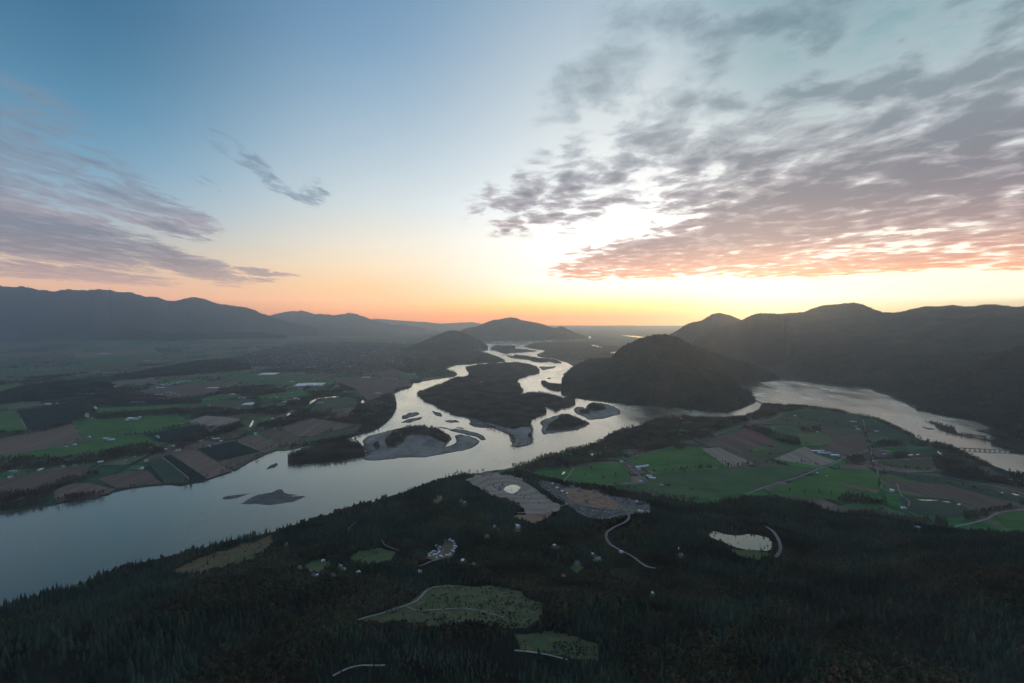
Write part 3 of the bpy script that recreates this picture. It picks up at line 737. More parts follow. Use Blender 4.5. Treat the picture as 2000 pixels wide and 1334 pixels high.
YARDS = [(1010,1036),(966,1033),(951,1051),(631,1101),(908,985),(901,981),(1127,1102),(1157,1086),(1168,1094),(665,1108),(672,1115),(612,1126),(620,1127),(650,1126),(1083,1069),(585,1110),(700,1122),(1275,1163),(560,1065),(905,1098),(925,1104),(1330,1085),(1100,1128),(820,1120)]
for i_, (a_, b_) in enumerate(YARDS):
    CLEAR['yard_%d' % i_] = ('meadow' if i_ % 3 else 'drygrass', [(a_ + (9 + 3 * math.sin(i_)) * math.cos(t * 1.047), b_ + 4.2 * math.sin(t * 1.047)) for t in range(6)])
del CLEAR['track_low']
for i, (nm, (c, p)) in enumerate(CLEAR.items()):
    off = {'strip': .8, 'strip_green': 1.3, 'terrace': .9, 'housing': .8, 'clay_mid': 1.4, 'clay_low': 1.3}.get(nm, 1.0)
    if nm.startswith('yard_'): p = p[::-1] if False else p
    drape({'clearing': 'clearing', 'meadow': 'meadow', 'drygrass': 'meadow', 'dirt': 'bare_ground', 'suburb': 'bare_ground', 'terrace': 'bare_ground', 'clay': 'bare_ground'}[c], rough(p, 3, .16, 700 + i), M[c], off=off, step=(5, 4))

# ================================================================== ROADS
def ribbon(name, pts, width, mat, off=1.6, hilly=True, segm=18.0):
    P = np.array(pts, float)
    x, y, z = hit(P[:, 0], P[:, 1]) if hilly else (*G(P[:, 0], P[:, 1], PLAIN), None)
    w = np.stack([x, y], 1)
    # Catmull-Rom through the traced points
    Q = np.vstack([2 * w[0] - w[1], w, 2 * w[-1] - w[-2]])
    out = []
    for i in range(1, len(Q) - 2):
        L = np.hypot(*(Q[i + 1] - Q[i])); n = max(2, int(L / segm))
        for t in np.linspace(0, 1, n, endpoint=False):
            out.append(.5 * ((2 * Q[i]) + (-Q[i - 1] + Q[i + 1]) * t + (2 * Q[i - 1] - 5 * Q[i] + 4 * Q[i + 1] - Q[i + 2]) * t * t + (-Q[i - 1] + 3 * Q[i] - 3 * Q[i + 1] + Q[i + 2]) * t ** 3))
    out.append(Q[-2]); out = np.array(out)
    t = np.gradient(out, axis=0); nr = np.stack([-t[:, 1], t[:, 0]], 1); nr /= np.maximum(np.hypot(nr[:, 0], nr[:, 1])[:, None], 1e-6)
    rows = [out + nr * width * s for s in (.5, .25, 0, -.25, -.5)]
    allv = np.concatenate(rows)
    zz = terr(allv[:, 0], allv[:, 1]).reshape(5, -1)
    zz = np.maximum(zz, zz.mean(0)[None] - .3) + off
    n = len(out)
    vs = [(allv[k * n + i, 0], allv[k * n + i, 1], zz[k, i]) for k in range(5) for i in range(n)]
    fs = [(k * n + i, (k + 1) * n + i, (k + 1) * n + i + 1, k * n + i + 1) for k in range(4) for i in range(n - 1)]
    o = struct(mesh_np(name, vs, fs, mat))
    return out
ROADS_HILL = [
 ('road',[(1166,975),(1190,980),(1208,986),(1218,994),(1227,1004),(1228,1014),(1218,1022),(1200,1030),(1188,1038),(1184,1046),(1186,1056),(1196,1067),(1212,1076),(1229,1084),(1245,1095),(1262,1107),(1280,1111)],13),
 ('road',[(1076,958),(1100,972),(1116,984),(1140,988),(1176,995),(1200,996),(1220,996),(1250,996),(1270,992)],10),
 ('road',[(1140,1003),(1160,1006),(1176,1009),(1196,1007),(1201,998)],8),('road',[(1238,988),(1250,986),(1262,988),(1260,994)],8),
 ('track',[(1030,946),(1050,960),(1066,980),(1090,990)],10),('track',[(1010,1002),(1040,1003),(1070,1001),(1090,990),(1112,985)],12),('track',[(1020,985),(1040,990),(1060,988),(1072,984)],8),
 ('road',[(1495,1029),(1508,1037),(1518,1050),(1524,1065),(1523,1078),(1515,1089)],15),
 ('track',[(700,1212),(750,1198),(790,1185),(815,1174),(828,1160),(838,1151),(858,1147),(890,1146)],6.5),
 ('track',[(795,1186),(815,1194),(850,1192),(895,1189),(930,1193),(985,1207)],4),('track',[(1005,1272),(1050,1277),(1112,1291)],6),('track',[(650,1322),(680,1307),(710,1301),(752,1301)],6),
 ('track',[(745,1055),(752,1065),(765,1071),(780,1076)],4),('track',[(679,1040),(682,1032),(690,1024),(697,1018)],3.5),('track',[(846,982),(860,975),(862,969)],5),
 ('road',[(850,1096),(860,1086),(865,1075),(872,1066)],6),('road',[(818,1107),(836,1100),(852,1094)],8),
 ('track',[(985,967),(1005,972),(1030,984)],6),
]
ROADS_FLAT = [
 ('road',[(1455,967),(1500,950),(1560,932),(1600,916),(1625,908),(1650,894),(1690,882),(1700,878),(1760,873.5),(1820,874),(1884,876.5)],13),
 ('road',[(1686,820),(1690,840),(1695,862),(1700,878),(1705,895),(1712,915),(1718,935),(1722,955)],9),
 ('track',[(1845,1036),(1870,1028),(1900,1022),(1930,1013),(1950,1002),(2000,996),(2100,990)],10),('track',[(1192,897),(1215,900),(1240,922),(1265,940)],8),
 ('track',[(1110,945),(1100,942),(1112,928),(1120,915)],6),('track',[(1395,850),(1450,832),(1500,822),(1525,811),(1528,803),(1524,798)],7),('track',[(1220,897),(1262,886),(1300,876),(1330,868)],5),
 ('track',[(1712,918),(1760,922),(1850,933),(1930,948),(2000,957)],6),('track',[(1752,946),(1756,958),(1762,970)],6),('track',[(1745,965),(1762,970),(1776,980),(1774,990)],5),
 ('track',[(1940,950),(1960,955),(1990,962),(2020,975)],7),('track',[(1366,875),(1410,868),(1450,886)],4),('track',[(1440,858),(1490,874)],4),
 ('track',[(33,803),(42,820),(53,841)],6),('road',[(0,934),(80,921),(175,907),(230,894),(280,889),(332,886),(380,878),(460,860),(510,846),(560,831),(620,808)],7),
 ('track',[(0,889),(60,881),(120,872),(165,861),(200,853)],5),('track',[(345,812),(360,820),(382,830)],5),('track',[(462,860),(490,873),(515,884)],5),('track',[(316,893),(345,915),(372,938)],4),
 ('track',[(125,943),(133,936),(150,942),(110,960)],5),('track',[(418,816),(446,826),(470,820)],5),('road',[(170,925),(190,912),(210,905),(250,897),(285,890)],6),
]
for c, p, w in ROADS_HILL: ribbon('road' if c == 'road' else 'track', p, w * .72, M[c], 1.9)
for c, p, w in ROADS_FLAT: ribbon('road' if c == 'road' else 'track', p, w, M[c], 2.0, hilly=False, segm=60)

# ================================================================== HILLS AND MOUNTAINS
HILL_GRIDS = []
def mountain(name, ridge, base, back, mat, nu=420, nv=110, gully=.10, bumps=9.0, prof=1.15, seed=1, gsc=900.0, jag=6.0, trees=None):
    """ridge: (px, py, distance); base: (px, py) on the valley floor; back: how far the far side runs"""
    R = np.array(ridge, float); B = np.array(base, float)
    def res(P):
        s = np.concatenate([[0], np.cumsum(np.abs(np.diff(P[:, 0])) + 1e-6)]); s /= s[-1]
        t = np.linspace(0, 1, nu)
        return np.stack([np.interp(t, s, P[:, k]) for k in range(P.shape[1])], 1)
    r = res(R); b = res(B)
    # round the traced corners a little
    for _ in range(2):
        r[1:-1, 1] = .25 * r[:-2, 1] + .5 * r[1:-1, 1] + .25 * r[2:, 1]
    dx, dy, dz = ray(r[:, 0], r[:, 1])
    t = r[:, 2] * 1000 / dy
    rx, ry, rz = dx * t, dy * t, H + dz * t
    bx, by = G(b[:, 0], b[:, 1], 0.0)
    L = np.hypot(rx, ry)
    kx, ky = rx + rx / L * back, ry + ry / L * back
    v = np.concatenate([np.linspace(0, 1, int(nv * .75), endpoint=False), np.linspace(1, 2, nv - int(nv * .75))])
    V_ = np.zeros((nu, nv, 3))
    for j, vv in enumerate(v):
        if vv <= 1:
            x = bx + (rx - bx) * vv; y = by + (ry - by) * vv
            s = 1 - (1 - vv) ** prof
            s = s * (1 - .12 * math.sin(math.pi * vv))
        else:
            w = vv - 1
            x = rx + (kx - rx) * w; y = ry + (ky - ry) * w
            s = (1 - w) ** 1.3
        z = -3 + (rz + 3) * s
        V_[:, j] = np.stack([x, y, z], 1)
    x = V_[..., 0]; y = V_[..., 1]
    env = np.where(v <= 1, np.sin(math.pi * np.minimum(v, 1)) ** .8, .6 * np.sin(math.pi * np.clip(v - 1, 0, 1)))[None, :]
    g = (ridged(x.ravel() / gsc, y.ravel() / gsc, 5, seed).reshape(x.shape) - .62)
    V_[..., 2] += env * g * gully * np.maximum(rz[:, None], 50) * 2
    canopy = (vnoise(x.ravel() / 14, y.ravel() / 14, seed + 3) + vnoise(x.ravel() / 31, y.ravel() / 31, seed + 9) - 1).reshape(x.shape) * bumps
    canopy *= sstep(0, .04, v)[None, :]
    V_[..., 2] += canopy
    jg = (fbm(r[:, 0] * .12, r[:, 0] * 0, 6, seed) - .5) * jag
    V_[..., 2] += jg[:, None] * np.exp(-((v - 1) / .06) ** 2)[None, :]
    if trees: HILL_GRIDS.append((V_, v, trees, seed))
    return struct(grid_mesh(name, V_.reshape(-1, 3), nu, nv, mat))

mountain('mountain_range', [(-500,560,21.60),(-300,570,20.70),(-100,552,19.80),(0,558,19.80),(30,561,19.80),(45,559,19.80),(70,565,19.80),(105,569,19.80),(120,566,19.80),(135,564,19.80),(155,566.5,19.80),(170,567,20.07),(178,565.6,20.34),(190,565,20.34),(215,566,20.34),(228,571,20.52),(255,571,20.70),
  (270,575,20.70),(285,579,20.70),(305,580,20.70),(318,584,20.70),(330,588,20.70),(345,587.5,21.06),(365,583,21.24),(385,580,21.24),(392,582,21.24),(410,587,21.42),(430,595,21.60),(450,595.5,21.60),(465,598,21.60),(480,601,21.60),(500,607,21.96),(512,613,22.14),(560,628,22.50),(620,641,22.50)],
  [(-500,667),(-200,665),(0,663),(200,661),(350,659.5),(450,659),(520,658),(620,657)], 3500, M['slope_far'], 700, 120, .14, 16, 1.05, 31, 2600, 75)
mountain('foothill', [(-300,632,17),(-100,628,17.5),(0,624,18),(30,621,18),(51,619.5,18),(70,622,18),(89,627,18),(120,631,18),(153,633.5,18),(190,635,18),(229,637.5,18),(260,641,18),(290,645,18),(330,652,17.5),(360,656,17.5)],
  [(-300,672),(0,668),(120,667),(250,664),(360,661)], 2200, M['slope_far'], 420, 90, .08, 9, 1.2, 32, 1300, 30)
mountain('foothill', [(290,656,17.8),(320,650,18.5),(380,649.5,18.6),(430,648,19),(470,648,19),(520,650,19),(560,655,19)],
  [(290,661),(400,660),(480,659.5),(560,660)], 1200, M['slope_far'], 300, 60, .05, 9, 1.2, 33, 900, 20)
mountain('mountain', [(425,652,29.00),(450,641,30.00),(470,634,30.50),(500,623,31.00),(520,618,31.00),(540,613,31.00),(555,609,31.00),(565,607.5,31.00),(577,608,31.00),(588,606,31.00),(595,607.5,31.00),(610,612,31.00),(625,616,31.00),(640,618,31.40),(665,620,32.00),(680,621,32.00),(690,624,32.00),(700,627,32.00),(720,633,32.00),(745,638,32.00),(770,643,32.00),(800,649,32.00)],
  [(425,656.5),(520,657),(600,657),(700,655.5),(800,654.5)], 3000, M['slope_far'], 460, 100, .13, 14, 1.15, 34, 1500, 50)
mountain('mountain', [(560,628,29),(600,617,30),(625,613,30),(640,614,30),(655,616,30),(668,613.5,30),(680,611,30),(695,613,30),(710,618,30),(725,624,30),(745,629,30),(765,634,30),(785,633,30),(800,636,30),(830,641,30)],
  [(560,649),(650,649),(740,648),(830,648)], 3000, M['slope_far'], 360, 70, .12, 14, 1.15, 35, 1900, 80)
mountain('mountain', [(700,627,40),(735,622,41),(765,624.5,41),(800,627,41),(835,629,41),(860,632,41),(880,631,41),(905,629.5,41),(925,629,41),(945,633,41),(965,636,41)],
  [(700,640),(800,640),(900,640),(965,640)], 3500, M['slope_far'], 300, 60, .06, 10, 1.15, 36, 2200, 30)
mountain('hill', [(785,684,12.6),(797,679,12.9),(812,672,13.1),(830,665,13.3),(850,655,13.5),(862,651,13.6),(873,647,13.6),(884,645.5,13.6),(895,647,13.6),(905,650,13.6),(920,656,13.5),(935,663,13.4),(945,670,13.3),(953,677,13.3)],
  [(785,685.5),(830,687),(880,687.5),(925,684),(953,678)], 900, M['slope'], 420, 100, .10, 9, 1.35, 37, 700, 14, (30, 1.1, .8))
mountain('mountain', [(890,652,17.5),(905,643,18),(915,640,18.3),(928,638.5,18.5),(940,634,18.7),(955,627.5,18.9),(965,624,19),(975,623.5,19),(985,621.5,19),(1000,619,19),(1010,621.5,19),(1020,625.5,19),(1030,627,19),(1045,629.5,19),(1060,633,19),(1075,638,19),(1084,641,19),(1090,638.5,19),(1095,637,19),(1102,639.5,19),(1112,645,19),(1125,650,19),(1140,655,19.2),(1150,658,19.4)],
  [(890,667),(940,665.6),(1000,664.5),(1050,663.2),(1100,661.3),(1130,659),(1150,658.6)], 2200, M['slope'], 480, 110, .10, 10, 1.25, 38, 1000, 20)
mountain('mountain', [(1270,684,11.6),(1290,667,11.9),(1300,660,12),(1310,652.5,12),(1325,644,12),(1340,634,12),(1352,629,12),(1368,627,12),(1378,621,12),(1390,614,12),(1400,611.5,12),(1410,612,12),(1425,615.5,12),(1440,621,12),(1452,627,12),(1475,640,12),(1500,655,12)],
  [(1270,689),(1330,691),(1400,692),(1500,692)], 2000, M['slope'], 420, 100, .14, 9, 1.2, 39, 1000, 14, (26, 0, .9))
mountain('mountain_range', [(1330,690,8.7),(1350,672,9),(1370,658,9.3),(1400,645,9.6),(1425,635,9.8),(1440,629,10),(1455,622,10),(1468,616,10),(1480,612,10),(1500,612,10),(1520,613.5,10.2),(1535,611.5,10.3),(1555,611,10.4),(1572,609,10.5),(1585,604,10.5),(1600,598,10.6),(1615,596,10.6),(1640,594,10.6),(1655,592,10.6),(1665,591,10.5),(1680,593,10.4),(1688,595,10.4),(1696,600,10.2),
  (1712,606,10),(1725,610.5,9.8),(1745,611,9.6),(1760,609.5,9.6),(1780,604,9.4),(1800,600,9.3),(1815,598,9.2),(1825,600,9.2),(1845,598,9.1),(1862,596.5,9),(1880,598.5,8.9),(1900,599.5,8.8),(1920,596,8.7),(1935,595,8.7),(1960,597,8.6),(1985,600,8.5),(2020,597,8.4),(2100,594,8.4),(2300,585,8.4),(2700,570,8.6)],
  [(1330,700),(1400,703),(1475,705.5),(1533,711),(1545,728),(1560,741),(1580,745.5),(1640,753.5),(1699,758.5),(1736,769),(1757,780.5),(1806,801),(1857,813),(1908,821),(1940,834),(1965,848),(2000,868),(2100,882),(2300,900),(2700,930)], 4500, M['slope'], 1100, 240, .13, 9, 1.05, 40, 1150, 14, (26, .42, .9))
mountain('mountain', [(1790,798,4.6),(1830,778,4.7),(1860,757,4.8),(1890,733,4.9),(1920,712,5),(1950,695,5),(1980,682,5),(2010,671,5),(2080,655,5),(2200,640,5),(2600,620,5)],
  [(1790,801),(1857,815),(1908,823),(1940,836),(1965,850),(2000,870),(2100,884),(2600,930)], 1500, M['slope'], 460, 170, .13, 8, 1.1, 41, 700, 8, (22, 1.1, .9))
# the two-part wooded hill that stands in the river bend
mountain('hill', [(1300,690,6.3),(1330,672,6.5),(1360,676,6.5),(1385,686,6.5),(1410,694,6.5),(1440,702,6.6),(1465,709,6.7),(1482,716,6.8),(1497,724,6.9),(1515,735,7),(1530,741.5,7)],
  [(1300,765),(1380,762),(1430,758),(1444,753.5),(1470,747.5),(1500,744),(1530,742)], 900, M['slope'], 380, 130, .10, 8, 1.2, 42, 600, 10, (21, 1.1, .85))
mountain('hill', [(1097,748,6.3),(1101,736,6.6),(1108,728,6.9),(1116,720,7.3),(1128,712,7.6),(1140,706,7.6),(1150,702,7.5),(1165,700.5,7.4),(1180,700,7.2),(1194,699,7),(1200,692,6.8),(1207,684,6.6),(1218,676,6.5),(1230,670,6.4),(1243,664,6.3),(1252,660.5,6.2),(1262,658,6.1),(1275,655.5,6),(1290,653,6),(1303,654,6),(1318,657,6),(1332,663,5.9),(1350,675,5.8),(1370,689,5.7),(1390,705,5.6),(1408,722,5.5),(1425,738,5.4),(1440,752,5.35),(1455,765,5.3),(1468,776,5.25),(1477,782,5.2)],
  [(1096,756),(1096,763),(1096.5,772),(1113,775.5),(1122,777.5),(1160,783.5),(1204,787.5),(1245,792.5),(1285,794.5),(1326,797.5),(1382,804.5),(1418,806.5),(1448.5,797.5),(1474,786),(1479,782)], 800, M['slope'], 620, 230, .13, 8, 1.35, 43, 430, 9, (19, 1.15, .8))

# ================================================================== TREE KINDS
def conifer_mesh(seed, h=22.0, r=3.4, tiers=11):
    R_ = random.Random(seed)
    vs = []; fs = []
    # dark inner cone so the crown is not see-through
    nb = 7
    for k in range(nb):
        a = 2 * math.pi * k / nb
        vs.append((math.cos(a) * r * .45, math.sin(a) * r * .45, h * .16))
    vs.append((0, 0, h * .97))
    for k in range(nb): fs.append((k, (k + 1) % nb, nb))
    for t in range(tiers):
        f = t / (tiers - 1)
        z = h * (.12 + .84 * f)
        rr = r * (1 - f) ** .85 * R_.uniform(.85, 1.15) + .25
        n = 9 if f < .6 else 6
        off = R_.random() * 6
        for k in range(n):
            a = off + 2 * math.pi * (k + R_.uniform(-.25, .25)) / n
            L = rr * R_.uniform(.7, 1.2); w = .34 * L + .15
            dz = L * R_.uniform(.25, .55)
            c, s = math.cos(a), math.sin(a)
            i = len(vs)
            vs += [(c * L * .1, s * L * .1, z + dz * .4), (c * L * .62 - s * w, s * L * .62 + c * w, z - dz * .45), (c * L, s * L, z - dz), (c * L * .62 + s * w, s * L * .62 - c * w, z - dz * .45)]
            fs.append((i, i + 1, i + 2)); fs.append((i, i + 2, i + 3))
    return vs, fs

def trunk_mesh(h, r0, r1, n=6, z0=-1.5, limbs=(), lean=0.0):
    vs = []; fs = []
    for (z, r, lx) in ((z0, r0, 0), (h * .5, (r0 + r1) / 2, lean * .5), (h, r1, lean)):
        for k in range(n):
            a = 2 * math.pi * k / n
            vs.append((math.cos(a) * r + lx, math.sin(a) * r, z))
    for j in range(2):
        for k in range(n): fs.append((j * n + k, j * n + (k + 1) % n, (j + 1) * n + (k + 1) % n, (j + 1) * n + k))
    fs.append(tuple(2 * n + k for k in range(n)))
    for (z, a, L, dz, r) in limbs:
        c, s = math.cos(a), math.sin(a); i = len(vs)
        vs += [(-s * r, c * r, z), (s * r, -c * r, z), (0, 0, z + r * 1.5), (c * L, s * L, z + dz)]
        fs += [(i, i + 1, i + 3), (i + 1, i + 2, i + 3), (i + 2, i, i + 3)]
    return vs, fs

def crown_mesh(seed, h=17.0, r=5.5, z0=5.0, blobs=11, quads=230, q=1.1):
    """leaf clumps gathered round a dozen boughs"""
    R_ = random.Random(seed); vs = []; fs = []
    cs = []
    for _ in range(blobs):
        f = R_.random(); zz = z0 + (h - z0) * (.12 + .82 * f)
        rr = r * .62 * math.sqrt(R_.random()) * math.sin(math.pi * (.18 + .75 * f))
        a = R_.random() * 6.283
        cs.append((math.cos(a) * rr, math.sin(a) * rr, zz, r * R_.uniform(.32, .5)))
    for (cx, cy, cz, cr) in cs:        # small uneven cores
        i = len(vs); n = 6
        vs.append((cx, cy, cz + cr * .7))
        for k in range(n):
            a = 6.283 * k / n; rr = cr * .72 * R_.uniform(.7, 1.1)
            vs.append((cx + math.cos(a) * rr, cy + math.sin(a) * rr, cz + R_.uniform(-.15, .15) * cr))
        vs.append((cx, cy, cz - cr * .6))
        for k in range(n):
            fs.append((i, i + 1 + k, i + 1 + (k + 1) % n)); fs.append((i + n + 1, i + 1 + (k + 1) % n, i + 1 + k))
    for _ in range(quads):
        cx, cy, cz, cr = R_.choice(cs)
        th = R_.random() * 6.283; u = R_.uniform(-.6, 1); s = math.sqrt(1 - u * u)
        d = Vector((s * math.cos(th), s * math.sin(th), u))
        p = Vector((cx, cy, cz)) + d * cr * R_.uniform(.75, 1.12)
        t1 = d.orthogonal().normalized(); t2 = d.cross(t1)
        t1 = (t1 + d * R_.uniform(-.5, .5)).normalized(); t2 = (t2 + d * R_.uniform(-.5, .5)).normalized()
        sz = q * R_.uniform(.5, 1.1); i = len(vs)
        for (e, g_) in ((-1, -.7), (1, -.7), (.6, .9), (-.8, .7)): vs.append(tuple(p + t1 * e * sz + t2 * g_ * sz))
        fs.append((i, i + 1, i + 2, i + 3))
    return vs, fs

def clump_mesh(seed, n=8, rad_=15, h=18, con=False):
    R_ = random.Random(seed); vs = []; fs = []
    for _ in range(n):
        a = R_.random() * 6.283; d = rad_ * math.sqrt(R_.random())
        if con: v, f = conifer_mesh(R_.randint(0, 9999), h * R_.uniform(.75, 1.15), 3.2, 6)
        else: v, f = crown_mesh(R_.randint(0, 9999), h * R_.uniform(.75, 1.15), 5.2, 3.5, 5, 34, 1.9)
        i = len(vs)
        vs += [(x + math.cos(a) * d, y + math.sin(a) * d, z) for x, y, z in v]; fs += [tuple(k + i for k in q) for q in f]
    return vs, fs

def proto(name, vf, mats_idx):
    """join several (verts, faces, material) into a prototype mesh"""
    vs = []; fs = []; mi = []
    mats = []
    for (v, f, m_) in vf:
        if m_ not in mats: mats.append(m_)
        i = len(vs); vs += v; fs += [tuple(k + i for k in q) for q in f]; mi += [mats.index(m_)] * len(f)
    me = bpy.data.meshes.new(name); me.from_pydata(vs, [], fs)
    for m_ in mats: me.materials.append(m_)
    me.polygons.foreach_set('material_index', mi); me.update()
    return bpy.data.objects.new(name, me)

def collection(name, objs):
    c = bpy.data.collections.new(name)
    for o in objs: c.objects.link(o)
    return c
CON = []; BRD = []; COT = []
for k in range(4):
    hh = (23, 19, 26, 15)[k]
    CON.append((conifer_mesh(10 + k, hh, (4.3, 4.6, 4.4, 4.0)[k]), trunk_mesh(hh * .8, .38, .1)))
for k in range(4):
    hh = (17, 14, 19, 15)[k]
    lm = [(hh * .35, 1.1 * i + k, 3.2, 3.0, .18) for i in range(4)]
    BRD.append((crown_mesh(20 + k, hh, (5.6, 5.0, 5.4, 6.2)[k], 4), trunk_mesh(hh * .6, .4, .12, limbs=lm)))
for k in range(4):   # tall riverside cottonwoods, looser
    hh = (27, 24, 29, 22)[k]
    lm = [(hh * .4 + i, 1.3 * i + k, 3.5, 5.0, .2) for i in range(5)]
    COT.append((crown_mesh(40 + k, hh, (5.8, 5.0, 5.4, 5.0)[k], 8, 12, 210, 1.15), trunk_mesh(hh * .75, .45, .12, limbs=lm)))
pc = collection('conifer_kinds', [proto('conifer_kind', [(*c[0], M['conifer']), (*c[1], M['bark'])], 0) for c in CON])
pb = collection('broadleaf_kinds', [proto('broadleaf_kind', [(*c[0], M['broad']), (*c[1], M['bark'])], 0) for c in BRD])
pt = collection('cottonwood_kinds', [proto('cottonwood_kind', [(*c[0], M['cotton']), (*c[1], M['bark'])], 0) for c in COT])
pk = collection('grove_kinds', [proto('grove_kind', [(*clump_mesh(60 + k), M['cotton'])], 0) for k in range(4)])
pd = collection('dark_grove_kinds', [proto('dark_grove_kind', [(*clump_mesh(70 + k, 9, 15, 21, True), M['conifer'])], 0) for k in range(4)])
pm = collection('hill_grove_kinds', [proto('hill_grove_kind', [(*clump_mesh(90 + k, 7, 12, 19, k % 2 == 0), M['hillleaf'])], 0) for k in range(8)])
po = collection('orchard_kinds', [proto('orchard_kind', [(*crown_mesh(80 + k, 4, 1.8, .8, 5, 40, .7), M['orchard'])], 0) for k in range(2)])

def instancer(name, pts, sc, rot, vi, coll, label, cat):
    me = bpy.data.meshes.new(name)
    me.vertices.add(len(pts)); me.vertices.foreach_set('co', np.ascontiguousarray(pts, np.float32).ravel())
    for an, ty, dat in (('sc', 'FLOAT', sc), ('rz', 'FLOAT', rot), ('vi', 'INT', vi)):
        a = me.attributes.new(an, ty, 'POINT'); a.data.foreach_set('value', np.asarray(dat, np.int32 if ty == 'INT' else np.float32))
    o = bpy.data.objects.new(name, me); C.objects.link(o)
    ng = bpy.data.node_groups.new(name, 'GeometryNodeTree')
    ng.interface.new_socket('Geometry', in_out='INPUT', socket_type='NodeSocketGeometry'); ng.interface.new_socket('Geometry', in_out='OUTPUT', socket_type='NodeSocketGeometry')
    N = ng.nodes.new; Lk = ng.links.new
    gi = N('NodeGroupInput'); go = N('NodeGroupOutput')
    ci = N('GeometryNodeCollectionInfo'); ci.inputs['Collection'].default_value = coll; ci.inputs['Separate Children'].default_value = True; ci.inputs['Reset Children'].default_value = True
    ip = N('GeometryNodeInstanceOnPoints'); ip.inputs['Pick Instance'].default_value = True
    def attr(nm, ty):
        n_ = N('GeometryNodeInputNamedAttribute'); n_.data_type = ty; n_.inputs['Name'].default_value = nm
        return n_.outputs['Attribute']
    cx = N('ShaderNodeCombineXYZ'); Lk(attr('rz', 'FLOAT'), cx.inputs[2])
    Lk(gi.outputs[0], ip.inputs['Points']); Lk(ci.outputs[0], ip.inputs['Instance']); Lk(attr('vi', 'INT'), ip.inputs['Instance Index'])
    Lk(cx.outputs[0], ip.inputs['Rotation']); Lk(attr('sc', 'FLOAT'), ip.inputs['Scale']); Lk(ip.outputs[0], go.inputs[0])
    md = o.modifiers.new('scatter', 'NODES'); md.node_group = ng
    tag(o, label, cat, None, 'stuff')
    return o

# ================================================================== WHERE THE TREES STAND
keep_clear = [np.array(p) for k, (c, p) in CLEAR.items() if k not in ('housing',)] + [np.array(LAKELET), np.array(TOPPOND)]
road_px = []
for c, p, w in ROADS_HILL:
    P = np.array(p, float)
    for a, b_ in zip(P[:-1], P[1:]):
        n = max(2, int(np.hypot(*(b_ - a)) / 3))
        for t in np.linspace(0, 1, n): road_px.append((*(a + (b_ - a) * t), w))
road_px = np.array(road_px)

def near_points(px, py, pts, rx_, ry_):
    out = np.zeros(len(px), bool)
    for q in pts:
        out |= (np.abs(px - q[0]) < rx_) & (np.abs(py - q[1]) < ry_)
    return out

def scatter(poly_px, spacing, hilly=False, seed=0, world=None):
    """random points with even spacing inside a traced polygon"""
    r = np.random.default_rng(seed)
    w = W(poly_px) if world is None else world
    x0, y0 = w.min(0); x1, y1 = w.max(0)
    nx = int((x1 - x0) / spacing) + 1; ny = int((y1 - y0) / spacing) + 1
    X, Y = np.meshgrid(np.arange(nx), np.arange(ny))
    X = x0 + (X.ravel() + r.uniform(0, 1, X.size)) * spacing; Y = y0 + (Y.ravel() + r.uniform(0, 1, Y.size)) * spacing
    k = inside(X, Y, w)
    return X[k], Y[k]

# ---- the wooded hill in front
bx0, bx1, by0, by1 = -3000, 4300, 700, 3300
sp = 6.9
nx = int((bx1 - bx0) / sp); ny = int((by1 - by0) / sp)
X, Y = np.meshgrid(np.arange(nx), np.arange(ny))
X = bx0 + (X.ravel() + rng.uniform(0, 1, X.size)) * sp; Y = by0 + (Y.ravel() + rng.uniform(0, 1, Y.size)) * sp
k = (np.abs(X) < Y * 1.34 + 60)
X, Y = X[k], Y[k]
s = sdist(X, Y, HILL_W, 120.0)
gap = fbm(X / 75, Y / 75, 4, 133)
k = (rng.random(len(X)) < np.where(gap > .60, .22, np.where(gap > .56, .7, 1))) & (s > 2) & (s + (fbm(X / 60, Y / 60, 3, 88) - .5) * 14 > 2)
X, Y, s = X[k], Y[k], s[k]
rdx = sdist(X, Y, RIV_W, 30.0); k = rdx < -3; X, Y, s = X[k], Y[k], s[k]
Z = terr(X, Y)
species = fbm(X / 210, Y / 210, 5, 91) + rng.normal(0, .06, len(X))
bank = s < 90
is_b = (species > .53) | (bank & (species > .42) & (X < 900))
size = .80 * np.clip(rng.normal(1, .26, len(X)), .4, 1.6) * (.50 + .95 * fbm(X / 130, Y / 130, 4, 95))
edge_ = (s < 45) & (X < 500) & (rng.random(len(X)) < .55)
size = np.where(edge_, np.clip(size * 1.9, .6, 1.5), size)
hgt_ = np.where(is_b, 16, 22) * size
px, py = proj(X, Y, Z); pxt, pyt = proj(X, Y, Z + hgt_)
vis = (px > -320) & (px < 2320) & (pyt < 1470)
X, Y, Z, is_b, size, px, py, pyt, s = [a[vis] for a in (X, Y, Z, is_b, size, px, py, pyt, s)]
bad = np.zeros(len(X), bool)
fray = rng.random(len(X))
for P in keep_clear:
    jx = (fbm(X / 18, Y / 18, 2, 7) - .5) * 14; jy = (fbm(X / 18, Y / 18, 2, 17) - .5) * 10
    ins_ = inside(px + jx, py + jy, P) | inside(px + jx, (py + pyt) / 2 + jy, P)
    small_in = ins_ & (fray < .035)
    size[small_in] *= .55
    bad |= ins_ & (fray >= .035)
hp = CLEAR['housing'][1]
bad |= inside(px, py, hp) & (rng.random(len(X)) < .985)
bad |= inside(px, (py * .5 + pyt * .5), hp) & (rng.random(len(X)) < .8)
